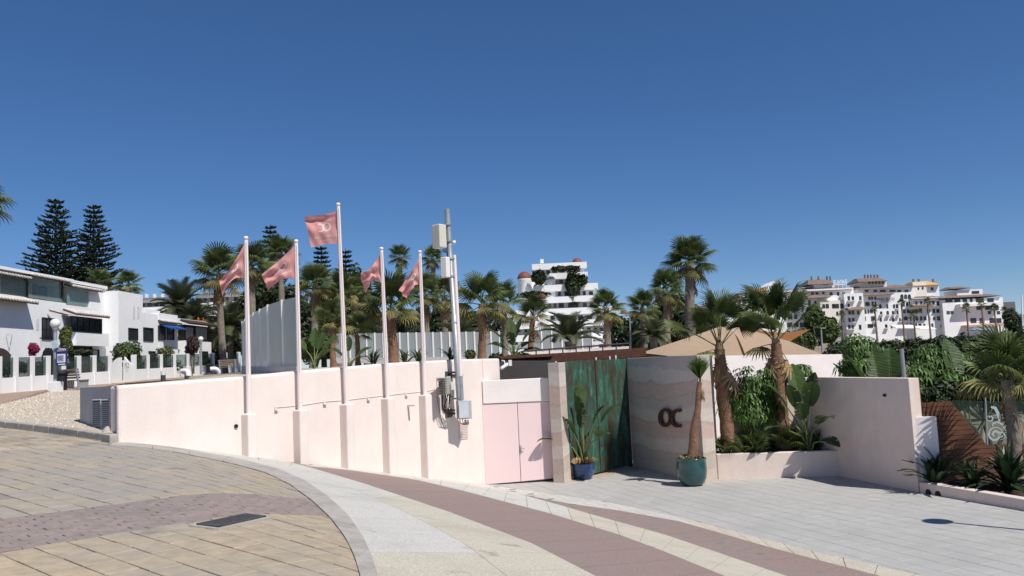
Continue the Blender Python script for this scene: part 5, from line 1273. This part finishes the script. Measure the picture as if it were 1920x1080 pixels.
def leaf_cloud(mb, blobs, n, size, r, shell=.55, flat_=.0):
    tot = sum(b[1].x*b[1].y*b[1].z for b in blobs)
    for c, e in blobs:
        for _ in range(max(8,int(n*(e.x*e.y*e.z)/tot))):
            d = V(r.gauss(0,1),r.gauss(0,1),r.gauss(0,1)).normalized(); q = shell+(1-shell)*r.random()**.6
            q *= 1+.18*math.sin(d.x*7+c.x)*math.sin(d.z*6+c.z)
            p = c+V(d.x*e.x,d.y*e.y,d.z*e.z)*q
            a = (d+V(r.uniform(-.8,.8),r.uniform(-.8,.8),r.uniform(-.4,.9))).normalized(); u = a.cross(V(r.uniform(-1,1),r.uniform(-1,1),.3)).normalized(); w_ = a.cross(u); s = size*r.uniform(.6,1.3)
            mb.add([p-u*s, p+w_*s*.42+a*s*.08, p+u*s, p-w_*s*.42+a*s*.08], [(0,1,2),(0,2,3)])
def bush(label, cat, name, base, blobs, n, size, m, seed=1, stems=3, extra=None, group=None):
    r = random.Random(seed); t = thing(name, label, cat, base, group); mb = MB(); leaf_cloud(mb, blobs, n, size, r); mb.build('crown' if cat == 'tree' else 'foliage', m, t)
    s = MB()
    for k in range(stems):
        c, e = blobs[k % len(blobs)]; s.tube([base+V(r.uniform(-.1,.1),r.uniform(-.1,.1),-.05), base.lerp(c,.5)+V(r.uniform(-.2,.2),0,0), c], [.05+.03*e.x,.04+.015*e.x,.02], 6)
        if k == 0 or True: s.build('trunk' if cat == 'tree' else 'stem', M_bark, t); s = MB()
    if extra:
        for mm, nn, sz, nm in extra: mb = MB(); leaf_cloud(mb, blobs, nn, sz, r, .9); mb.build(nm, mm, t)
    return t
def blob(px, py, dep, rx, ry, rz=None):       # ellipsoid, radii in pixels
    s = dep/F_PX; return (D(px,py,dep), V(rx*s, (rz or rx)*s, ry*s))
def paddle_mesh(seed, L=1.0, W=.25, bend=.5, tears=5):
    r = random.Random(seed); n = 22; mb = MB(); a = 0; p = V(0,0,0); pts = []
    for k in range(n+1): pts.append(p.copy()); a = -bend*(k/n)**1.5; p = p+V(math.cos(a),0,math.sin(a))*(L/n)
    cut = {(r.randrange(3,n-2), r.choice((-1,1))) for _ in range(tears)}
    for s_ in (-1,1):
        for k in range(n):
            def E(i, f):
                t = i/n; w_ = W*math.sin(math.pi*min(1,(t*.94+.05)))**.55*(1 if t < .75 else 1-(t-.75)*1.2)
                return pts[i]+V(0,s_*w_*f,.22*w_*f+.005*math.sin(i*1.9+s_)*f)
            if (k,s_) in cut: q = [pts[k],pts[k+1],E(k+1,.98)-V(L*.022,0,.02),E(k,.45)]
            else: q = [pts[k],pts[k+1],E(k+1,1),E(k,1)]
            mb.add(q, [(0,1,2,3)], True)
    mb.tube(pts, [.014*L*(1-.7*k/n)+.003 for k in range(n+1)], 4, cap=False)
    return mb.mesh('leaf', M_pad)
PAD = [paddle_mesh(i, bend=b, tears=t) for i,(b,t) in enumerate(((.25,2),(.6,4),(1.0,6),(1.5,7)))]
def paddle_plant(label, base, leaves, name='banana_plant', cat='plant', seed=1):
    # leaves: (azimuth deg, elevation deg, petiole length, blade length, mesh index)
    t = thing(name, label, cat, base); r = random.Random(seed)
    for az, el, pl, bl, mi in leaves:
        a, e = R(az), R(el); d = V(math.cos(a)*math.cos(e*.97), math.sin(a)*math.cos(e), math.sin(e)); o = V(r.uniform(-.06,.06),r.uniform(-.06,.06),-.05)
        st = V(0,0,1).lerp(d,.45).normalized(); p1 = o+st*pl*.55; p2 = p1+d*pl*.45
        MB().tube([o,p1,p2],[.04,.028,.016],6).build('stalk', M_stemg, t, local=True)
        frond(t, PAD[mi], p2, a, e, r.uniform(-.5,.5), (bl,bl*1.0,bl), 'leaf')
    return t
def blade_mesh(seed, n=8):
    mb = MB(); pts = [V(t/n, 0, .12*math.sin(t/n*2.2)-.25*(t/n)**2.4) for t in range(n+1)]
    for s_ in (-1,1):
        for k in range(n):
            f = lambda i: V(0, s_*.075*math.sin(math.pi*min(.97,.12+.85*i/n))**.8, .02)
            mb.add([pts[k],pts[k+1],pts[k+1]+f(k+1),pts[k]+f(k)], [(0,1,2,3)])
    return mb
BLD = [blade_mesh(0).mesh('leaf', M_pad), blade_mesh(0).mesh('leaf', mat('dark_blade',(.030,.055,.022),.4,.25,3,obj_rand=.4,trans=.1))]
def rosette(label, base, R_, n, mi=1, name='strap_leaf_plant', low=20, hi=85, seed=1):
    t = thing(name, label, 'plant', base); r = random.Random(seed)
    for k in range(n): frond(t, BLD[mi], V(r.uniform(-.1,.1)*R_,r.uniform(-.1,.1)*R_,-.02), k*2.399, R(r.uniform(low,hi)), r.uniform(-.4,.4), R_*r.uniform(.7,1.1), 'leaf')
    return t
def sch_cluster(mb, c, d, s, r):
    n = r.choice((7,8,9)); u = d.cross(V(.3,.2,1)).normalized(); w_ = d.cross(u)
    for k in range(n):
        a = 6.283*k/n+r.uniform(-.15,.15); o = (u*math.cos(a)+w_*math.sin(a)); L = s*r.uniform(.8,1.1); g = V(0,0,-1)
        p0 = c+o*L*.12; p1 = c+o*L*.55+d*L*.04+g*L*.12; p2 = c+o*L*.88+g*L*.5; sd = o.cross(d).normalized()*L*.13
        mb.add([p0,p1-sd,p1+sd*.0+d*L*.02,p1+sd,p2], [(0,1,2),(0,2,3),(1,4,2),(2,4,3)])
def schefflera(label, base, blobs, n, s, seed=1, name='umbrella_shrub'):
    r = random.Random(seed); t = thing(name, label, 'shrub', base); mb = MB(); st = MB(); tot = sum(e.x*e.z for c,e in blobs)
    for c, e in blobs:
        for _ in range(int(n*e.x*e.z/tot)):
            d = V(r.gauss(0,1),r.gauss(0,1)-.5,r.gauss(0,1)+.3).normalized(); p = c+V(d.x*e.x,d.y*e.y,d.z*e.z)*r.uniform(.45,1.08)
            sch_cluster(mb, p, (d+V(0,0,.7)).normalized(), s*r.uniform(.8,1.15), r)
    mb.build('foliage', M_sch, t)
    for k in range(5):
        c, e = blobs[k % len(blobs)]; MB().tube([base+V(r.uniform(-.4,.4),r.uniform(-.2,.2),-.05), base.lerp(c,.6)+V(r.uniform(-.2,.2),0,0), c+V(r.uniform(-.5,.5)*e.x,0,e.z*.4)], [.04,.03,.015], 6).build('stem', M_stemg, t)
    return t
# ---------------- the planting at the gate
pz = zpl-.08
# potted palm: ringed red trunk with one tight upright fan
pb = V(tpc.x, tpc.y, FC+.66); pt_ = D(1313,716,tpc.y-.12)
t = thing('potted_palm', 'young palm with red ringed trunk and one upright fan in the teal pot', 'palm tree', pb)
pts = [pb.lerp(pt_,k/24)+V(.02*math.sin(k*.5),0,0) for k in range(25)]
MB().tube(pts, [(.165-.10*(k/24)**.7)*(1+.05*(k%2)) for k in range(25)], 14).build('trunk', M_trunkr, t)
up_ = fan_mesh(77, 24, pet=.25, rad=.95, spread=42, droop=.05, mat_=mat('fresh_fan',(.10,.16,.03),.45,.25,3,trans=.3))
for a_, e_, s_ in ((20,88,.72),(200,84,.70),(100,80,.6),(300,78,.6)): frond(t, up_, pt_-pb-V(0,0,.08), R(a_), R(e_), R(90 if a_ in (20,200) else 40), s_)
for k in range(7): frond(t, FAND[k%3], pt_-pb-V(0,0,.12+.03*k), k*2.4, R(-60), 0, .17, 'dead_frond')
for k in range(14):
    a = k*.449; frond(t, FAND[k%3], V(.17*math.cos(a),.17*math.sin(a),.06), a, R(50), 0, .11, 'dry_tuft')
r_ = random.Random(5)
def herb(label, c, rr, n, s, m, seed, name='creeping_herb', h=.14):
    r = random.Random(seed); mb = MB(); leaf_cloud(mb, [(c,V(rr,rr,h))], n, s, r, .3); return tag(mb.build(name, m), label, 'plant')
herb('low grey green herb around the trunk in the teal pot', V(tpc.x,tpc.y,FC+.74), .36, 500, .035, M_leafm, 3)
# tall planter palms with shaggy trunks
def planter_palm(label, bx_, by_, tx_, ty_, dep, R_, seed, nl, dead, tilt=0):
    b = D(bx_,by_,dep); b.z = pz; tp_ = D(tx_,ty_,dep); r = random.Random(seed); t = thing('planter_palm', label, 'palm tree', b)
    trunk(t, b, tp_, .23, .16, M_trunkr, .02, 1.35, n=22); MB().tube([tp_-V(0,0,.1), tp_+V(0,0,.12), tp_+V(0,0,.4)], [.15,.12,.02], 10).build('crown_shaft', M_deadf, t); c = tp_-b
    for k in range(nl):
        u = (k+.5)/nl; frond(t, FANN[r.randrange(0,3)], c+V(0,0,.05), k*2.399+seed, R(26+60*u+r.uniform(-8,8)), r.uniform(-.4,.4), R_*r.uniform(.85,1.1))
    frond(t, FANY[0], c, seed+.5, R(-5), .2, R_*.75)
    for k in range(dead): frond(t, FAND[k%3], c-V(0,0,r.uniform(0,.35)), k*2.399+1, R(-66+r.uniform(-16,14)), r.uniform(-.5,.5), R_*r.uniform(.62,.95), 'dead_frond')
    for k in range(26): 
        a = k*2.4; z = -c.z*0-.25-k*.045; frond(t, FAND[k%3], V(c.x*.98+.14*math.cos(a), c.y+.14*math.sin(a), c.z+z), a, R(-80), 0, .34*r.uniform(.7,1.2), 'boot')
    return t
planter_palm('tall planter palm with shaggy trunk next to the rammed earth wall', 1364,812,1349,655,24.95,.80,3,9,5)
planter_palm('tall planter palm with many hanging dead fronds beside the banana plant', 1467,790,1455,645,24.95,.86,8,11,14)
s0_ = lambda x_,y_,dy=0: (lambda p: V(p.x,p.y,pz))(D(x_,y_,24.75+dy*.3))
schefflera('glossy umbrella shrub between the two planter palms', s0_(1410,830,.4), [blob(1405,725,24.9,42,38,14),blob(1425,770,24.8,48,42,14),blob(1378,760,25,30,45,12),blob(1440,712,25,26,30,12)], 250, .24, 4)
schefflera('small umbrella shrub showing above the planter back wall', s0_(1515,830,1.5)+V(0,2.6,0), [blob(1505,697,27.6,26,16,12)], 40, .24, 6)
def palm_bush(label, px, dep, R_, seed, n=16):
    b = D(px,840,24.85); b.z = pz; b.y = min(b.y, 24.95); t = thing('palm_bush', label, 'shrub', b, None); r = random.Random(seed)
    for k in range(n): frond(t, FAN[k%4], V(r.uniform(-.1,.1),r.uniform(-.1,.1),-.02), k*2.399, R(r.uniform(28,82)), r.uniform(-.4,.4), R_*.85*r.uniform(.8,1.15))
    return t
palm_bush('low fan palm bush beside the rammed earth wall end', 1366,24.7,.42,2); palm_bush('spiky low fan palm bush in the middle of the planter', 1408,24.65,.5,3); palm_bush('broad fan palm bush below the second planter palm', 1483,24.7,.56,4,22); palm_bush('drooping fan palm bush in the planter corner under the shaded wall', 1545,24.1,.44,5,18)
paddle_plant('banana plant with broad leaves against the shaded wall', (lambda p: V(p.x,p.y,pz))(D(1517,820,24.4)), [(170,62,1.5,.95,1),(110,78,1.7,1.0,0),(268,62,1.5,1.0,1),(278,35,1.2,.95,2),(200,25,1.1,.9,2),(245,50,1.2,.85,1),(150,50,1.3,.9,1),(280,72,1.6,.9,0),(282,12,.8,.8,2),(215,68,1.4,.8,0)], seed=3)
tag((lambda m: (leaf_cloud(m, [(V(6.3+k*.42,pA.y+.42,pz+.05),V(.4,.25,.16)) for k in range(7)], 1500, .06, random.Random(9), .3), m.build('groundcover', M_leafd))[1])(MB()), 'trailing dark groundcover along the planter soil', 'plant')
# bird of paradise in the blue pot
bb = V(bpc.x,bpc.y,FC+.44)
paddle_plant('bird of paradise plant with split leaves in the blue pot', bb, [(172,62,1.6,1.0,0),(95,86,1.75,.85,0),(330,50,1.55,.85,1),(300,30,1.3,.7,2),(200,25,1.2,.7,2),(225,62,1.1,.75,1),(150,70,1.4,.8,0),(280,75,1.2,.7,0),(10,68,1.3,.7,1),(250,80,1.5,.7,0)], name='potted_plant', seed=5)
gt_ = thing('dry_grass', 'straw coloured dry grass spilling over the blue pot rim', 'grass', bb); mb = MB(); rg = random.Random(4)
for k in range(420):
    a = rg.random()*6.283; rr = rg.uniform(0,.25); p = bb+V(rr*math.cos(a),rr*math.sin(a),-.02); L = rg.uniform(.2,.5); d = V(math.cos(a)*rg.uniform(.2,.8),math.sin(a)*rg.uniform(.2,.8),1).normalized(); w_ = V(-math.sin(a),math.cos(a),0)*.006
    q = p+d*L*.6; e = q+V(d.x*.6,d.y*.6,-.25)*L; mb.add([p-w_,p+w_,q+w_,e,q-w_], [(0,1,2,3,4)])
stuff(mb.build('blades', mat('straw',(.36,.25,.12),.9,.3,6,island=.3), gt_))
rosette('small weed with pale leaves at the copper gate foot', G(1128,885,FC), .3, 9, 0, low=35, hi=80, name='weed')
# right bed
def bedp(px, py, dep): p = D(px,py,dep); return V(p.x,p.y,z0_-.05)
rosette('dark strap leaf plant at the short white wall', bedp(1752,880,20.6), .95, 44, seed=1); rosette('smaller strap leaf plant in front of the timber wall', bedp(1822,900,20.0), .72, 34, seed=2); rosette('dense dark strap leaf plant under the right palm', bedp(1893,905,19.4), 1.05, 60, seed=3, low=10)
fan_palm('fan palm with bare curved trunk rising from the right bed', bedp(1905,900,19.9), D(1888,712,19.9), 1.12, 26, 5, .15, seed=12, low=-12, hi=80)
# shrubs behind the shaded wall
sb = lambda x_,dep: (lambda p: V(p.x,p.y,FC+.3))(D(x_,760,dep))
schefflera('umbrella shrub mass behind the far end of the shaded wall', sb(1615,24.5), [blob(1612,655,24.8,34,30,20),blob(1600,690,24.6,30,22,18),blob(1640,680,25.2,36,30,20)], 260, .26, 14)
schefflera('large umbrella shrub mass behind the steel post', sb(1745,23.6), [blob(1745,690,23.8,46,44,22),blob(1780,730,23.4,50,40,20),blob(1725,720,23.2,28,40,14),blob(1800,690,24.2,36,34,20)], 420, .25, 15)
paddle_plant('tall banana plant with upright leaves behind the shaded wall', sb(1665,24.0), [(100,80,2.2,1.3,0),(165,70,2.1,1.3,0),(60,72,2.2,1.3,0),(25,50,2.1,1.1,1),(12,35,2.0,1.1,1),(160,45,1.9,1.1,1),(140,60,2.2,1.1,0),(40,60,1.8,1.0,1)], seed=9)
paddle_plant('banana plant with huge dark leaves beside the right palm', sb(1815,23.2), [(100,80,2.0,1.2,1),(60,70,2.1,1.25,1),(140,72,2.0,1.2,1),(15,50,2.0,1.2,1),(165,50,1.9,1.2,1),(30,40,1.5,1.1,2),(120,82,2.3,1.25,0)], seed=11)
bush('dense dark shrub filling the bed behind the glass balustrade', 'shrub', 'dark_shrub', sb(1850,23.4), [blob(1850,720,23.6,60,46,24),blob(1910,720,23.6,40,50,22),blob(1770,745,23.0,50,34,16)], 5200, .10, M_leafd, 5)
bush('long dark hedge beyond the shaded wall below the marina', 'hedge', 'hedge', V(21,38,FC+.2), [blob(1580+k*46,668-k*3,38,36,26,20) for k in range(9)], 9000, .13, M_leafd, 77, 6)
# ---------------- palms and trees behind the club, left to right
T = lambda x_, dep, z=None: (lambda p: V(p.x,p.y,(ZT+.2+max(0,(dep-60)*.006)) if z is None else z))(D(x_,690,dep))
def fp_(label, x, ytop, dep, rpx, seed, xb=None, **k):
    tp_ = D(x,ytop,dep); fan_palm(label, T(xb or x+4, dep), tp_, rpx*dep/F_PX, seed=seed, **k)
fp_('skirted fan palm beside the low houses', 410,512,65,50,1, xb=420, n=32, skirt=26, tr=.26)
fp_('fan palm behind the first flag', 470,498,60,48,2, xb=474, n=30, skirt=22, tr=.3); fp_('dark fan palm crown behind the second flag', 527,478,64,36,3, n=30, skirt=14, tr=.25)
fp_('fan palm with thick brown skirt behind the second flagpole', 591,535,58,42,4, xb=588, n=30, skirt=30, tr=.24); fp_('fan palm behind the tallest flagpole', 640,545,62,36,5, xb=638, n=28, skirt=16, tr=.22); fp_('slim fan palm right of the tallest flagpole', 666,548,66,32,6, n=26, skirt=14, tr=.14)
fp_('tall slim palm standing clear above the fourth flag', 750,482,85,25,7, xb=752, n=26, skirt=3, tr=.27, low=-50); fp_('tall slim palm standing clear beside the phone mast', 811,486,85,25,8, xb=820, n=26, skirt=3, tr=.27, low=-50)
fp_('young palm with reddish trunk behind the fourth flagpole', 733,578,40,66,9, xb=738, n=22, skirt=4, tr=.22, m=M_trunkr, low=-15)
fp_('heavily skirted palm behind the fifth flagpole', 797,552,60,40,10, n=26, skirt=30, tr=.24); fp_('heavily skirted palm behind the phone mast', 833,555,62,38,11, n=26, skirt=30, tr=.24)
fp_('large young palm with stout trunk right of the phone mast', 903,570,38,60,12, xb=905, n=20, skirt=3, tr=.17, m=M_trunkr, low=-25); fp_('fan palm half hidden behind the stout young palm', 944,570,48,44,13, n=24, skirt=12, tr=.17)
fp_('small palm with leaning red trunk below the domed drum', 1000,596,42,42,14, xb=993, n=16, skirt=2, tr=.14, m=M_trunkr, low=-20); fp_('straight palm in front of the terraced apartments', 1137,577,55,36,15, n=28, skirt=6, tr=.22, low=-45)
fp_('fan palm beside the grey street light', 1206,580,58,36,16, n=28, skirt=8, tr=.24); fp_('fan palm before the dark tree clump', 1249,545,62,40,17, n=28, skirt=14, tr=.26); fp_('tallest full palm beyond the shade sails', 1293,494,70,50,18, n=34, skirt=10, tr=.44, low=-40)
feather_palm('date palm with arching feather fronds and swollen trunk', T(1072,40), D(1070,640,40), 66*40/F_PX, 26, .2, 3, 18, 86, True); feather_palm('dark date palm behind the low houses', T(338,104), D(338,578,104), 62*104/F_PX, 40, .4, 4); feather_palm('date palm with orange fruit stalks behind the porch house', T(366,100), D(366,604,100), 48*100/F_PX, 40, .4, 5)
feather_palm('grey green date palm by the street light', T(1228,56), D(1226,632,56), 46*56/F_PX, 30, .25, 6, -10); feather_palm('low date palm behind the long frosted screen', T(868,52), D(866,640,52), 62*52/F_PX, 32, .2, 8, -20); feather_palm('bushy date palm left of the fourth flagpole', T(690,56), D(690,625,56), 44*56/F_PX, 32, .25, 9, -20)
feather_palm('wild date palm in the dark trees beside the frosted screen', T(432,98), D(432,612,98), 56*98/F_PX, 36, .3, 10, -30)
fp_('young palm with green fans before the frosted screen', 622,605,40,44,20, n=18, skirt=2, tr=.14, m=M_trunkr, low=-15); fp_('small young palm beside the tallest flagpole', 668,622,41,34,21, n=16, skirt=2, tr=.12, m=M_trunkr, low=-15)
tp_ = D(-56,378,40); fan_palm('palm at the street edge beside the balcony house', T(-64,40), tp_, 1.7, 30, 6, .2, seed=22)
fp_('fan palm crown showing over the balcony house roof', 186,532,80,30,23, n=22, skirt=8, tr=.3); fp_('fan palm crown showing over the plain house roof', 241,534,84,28,24, n=22, skirt=10, tr=.3)
pine('broad dark norfolk pine behind the balcony house', T(104,85), D(104,372,85).z, 5.3, 1); pine('norfolk pine with open branches behind the plain house', T(176,88), D(176,382,88).z, 5.2, 2)
pine('norfolk pine top above the dark fan palm', T(512,90), D(510,420,90).z, 3.2, 3); pine('norfolk pine behind the tallest flagpole', T(608,95), D(607,460,95).z, 3.0, 4); pine('slim norfolk pine with sparse top beside the tallest flagpole', T(654,92), D(652,466,92).z, 2.6, 5)
# orange fruit on the date palm
mb = MB(); rf_ = random.Random(3)
for k in range(26):
    c = D(366+rf_.uniform(-20,20),606+rf_.uniform(-6,8),98); mb.tube([D(366,603,99), c+V(0,0,.35), c], .035, 4)
tag(mb.build('fruit_stalks', mat('orange_stalk',(.45,.16,.025),.8,.2,3)), 'orange fruit stalks hanging in the date palm crown', 'fruit')
# background tree masses
def tree(label, blobs, n, size, m, seed, dep, x): return bush(label, 'tree', 'broadleaf_tree', T(x,dep), blobs, n, size, m, seed, 4)
tree('dark evergreen clump behind the porch house', [blob(405,640,104,40,45,20),blob(440,630,104,34,50,20),blob(470,610,106,34,60,20)], 6500, .34, M_leafd, 31, 104, 420)
tree('dark trees behind the second flagpole', [blob(540,600,80,50,70,30),blob(500,560,82,30,60,30),blob(580,630,78,40,50,30)], 6500, .3, M_leafd, 32, 80, 540)
tree('dark pines and evergreens behind the tallest flagpole', [blob(625,590,88,45,60,30),blob(670,570,90,36,70,30),blob(700,620,86,40,45,30)], 6500, .3, M_leafd, 33, 88, 650)
tree('dark trees behind the skirted palms', [blob(770,620,84,60,40,30),blob(840,615,84,55,45,30),blob(900,620,84,50,40,30)], 6500, .3, M_leafd, 34, 84, 830)
tree('dark tree clump beside the tallest full palm', [blob(1262,600,80,44,56,30),bl if False else blob(1300,620,78,50,44,30),blob(1215,620,80,40,40,30),blob(1330,640,74,40,30,24)], 8200, .28, M_leafd, 35, 80, 1270)
tree('dark tree right of the terraced apartments', [blob(1165,630,90,30,36,20),blob(1190,640,88,30,30,20)], 3400, .28, M_leafd, 36, 90, 1178)
tree('dark creeper trees hanging over the apartment terraces', [blob(1075,540,196,14,34,8),blob(1090,525,196,12,12,6),blob(1010,520,196,14,14,6),blob(1000,552,194,30,6,6),blob(1060,503,196,30,5,5)], 3600, .5, M_leafd, 37, 196, 1075)
tree('olive tree mass behind the planter palms', [blob(1552,620,75,22,26,14),blob(1525,600,78,18,30,14),blob(1500,640,75,30,22,14)], 3000, .25, M_leafm, 38, 75, 1540)
tree('dark marina trees beside the flagstaff', [blob(1895,600,150,14,22,10),blob(1915,615,150,18,26,10),blob(1880,632,150,20,10,8)], 3000, .35, M_leafd, 39, 150, 1900)
# shrubs on the roof terrace bed
def sh(label, px, py, dep, rx, ry, m, n, s, seed, stems=3): 
    b = D(px,py+ry,dep); rr = random.Random(seed*3); bl_ = [blob(px,py,dep,rx*.72,ry*.75)]+[blob(px+rr.uniform(-.6,.6)*rx,py+rr.uniform(-.35,.9)*ry,dep,rx*rr.uniform(.3,.5),ry*rr.uniform(.3,.6)) for _ in range(6)]
    bush(label, 'shrub', 'shrub', V(b.x,b.y,min(b.z,ZT+.35)), bl_, n, s, m, seed, stems)
sh('broad leaved shrub mass right of the tall frosted screen',590,655,34,34,30,M_leafm,2600,.10,41); sh('round bright shrub beside the stout young palm',882,664,37,14,11,M_leafy,700,.07,42); sh('low hedge on the roof beside the banana clump',975,668,36,26,10,M_leafm,900,.07,43)
sh('dark clump of shrubs at the foot of the leaning palm',930,668,36,18,8,M_leafd,500,.07,44)
paddle_plant('banana clump on the roof below the terraced apartments', T(965,36), [(100,75,.9,1.0,0),(160,50,.9,1.0,1),(20,50,.9,1.0,1),(330,30,.7,.9,2),(200,30,.7,.9,2),(60,65,1.0,1.0,0),(250,55,.7,.8,1),(350,15,.6,.9,2)], seed=21)
paddle_plant('banana clump beside the tall frosted screen', T(588,33), [(100,75,.9,.8,0),(160,50,.9,.8,1),(20,50,.9,.8,1),(330,30,.7,.8,2),(60,65,.8,.8,0)], seed=22)
paddle_plant('small banana clump beside the tallest flagpole', T(655,35), [(20,40,.6,.7,1),(160,45,.6,.7,1),(100,70,.7,.7,0),(340,20,.5,.7,2)], seed=23)
for k, (x_, d_) in enumerate(((700,40),(760,41),(785,41),(845,40))): rosette('spiky rosette plant on the roof bed, %s' % ['left of the fourth flagpole','between the fourth and fifth flagpoles','beside the fifth flagpole','behind the phone mast'][k], T(x_,d_), .85, 14, 0, seed=30+k, low=35)
# gardens on the left
sh('rounded green and pink flowering bush beside the garden gate',235,662,54,32,27,M_leafm,3000,.12,51)
sh('sparse grey green bush below the blue awning',310,660,58,22,15,M_leafy,700,.1,52); sh('dark purple bush in front of the porch',362,645,60,17,22,mat('purple_leaf',(.055,.035,.03),.6,.4,2,island=.4),1400,.12,53)
sh('climbing creeper on the bay of the balcony house',122,632,48.2,13,26,M_leafy,1700,.10,54); sh('dark creeper under the bay of the balcony house',150,662,48.4,24,9,M_leafd,1000,.1,55)
sh('magenta bougainvillea on the balcony house wall',62,653,47.5,11,13,M_bou,900,.09,56)
bs = [('clipped hedge behind the first fence panes',20,690,42,44,16),('clipped hedge behind the notice board',100,690,45,50,16),('clipped hedge near the garden gate',175,688,48,34,16),('clipped hedge below the plain house',300,682,58,50,14),('clipped hedge below the porch house',400,680,66,44,14)]
for k,(lab,x_,y_,d_,rx_,ry_) in enumerate(bs): sh(lab,x_,y_,d_,rx_,ry_,M_leafd,2000,.11,60+k)
# marina palms
mp_ = [(1531,588,170,14,'at the foot of the tower roof building'),(1578,590,200,8,'before the iron balconies'),(1640,578,210,8,'before the marina hotel left wing'),(1690,568,215,9,'before the marina hotel right wing'),(1713,590,200,12,'between hotel and ochre tower'),(1739,566,215,9,'before the ochre tower'),(1840,570,215,9,'before the modern balconies'),(1864,578,215,9,'beside the modern balconies'),(1883,583,215,8,'at the end of the marina row'),(1812,578,200,10,'behind the huge banana leaves')]
for k,(x_,y_,d_,r_px,lab) in enumerate(mp_):
    tp_ = D(x_,y_,d_); fan_palm('small distant palm '+lab, V(tp_.x,tp_.y,D(x_,640,d_).z), tp_, r_px*d_/F_PX, 16, 2, .22, seed=70+k, low=-45, group='palms along the marina', yellow=1)
# street lamp standing beside the forecourt; its shadow lies across the tiles
sp_ = G(1752,977,FC); hl = 4.6; lb_ = sp_+V(.52,-.54,0)*hl; lb_.z = FC
t = thing('forecourt_lamp', 'grey lamp post with flat lantern beside the forecourt', 'street lamp', lb_)
MB().tube([lb_-V(0,0,.05), lb_+V(0,0,.3), lb_+V(0,0,hl-.1)], [.09,.06,.045], 10).build('pole', M_galv, t)
MB().lathe(lb_+V(0,0,hl-.1), [(0,.16),(.12,.12),(.28,.04),(.28,0),(.05,-.04)], 16).build('lantern', M_dark, t)
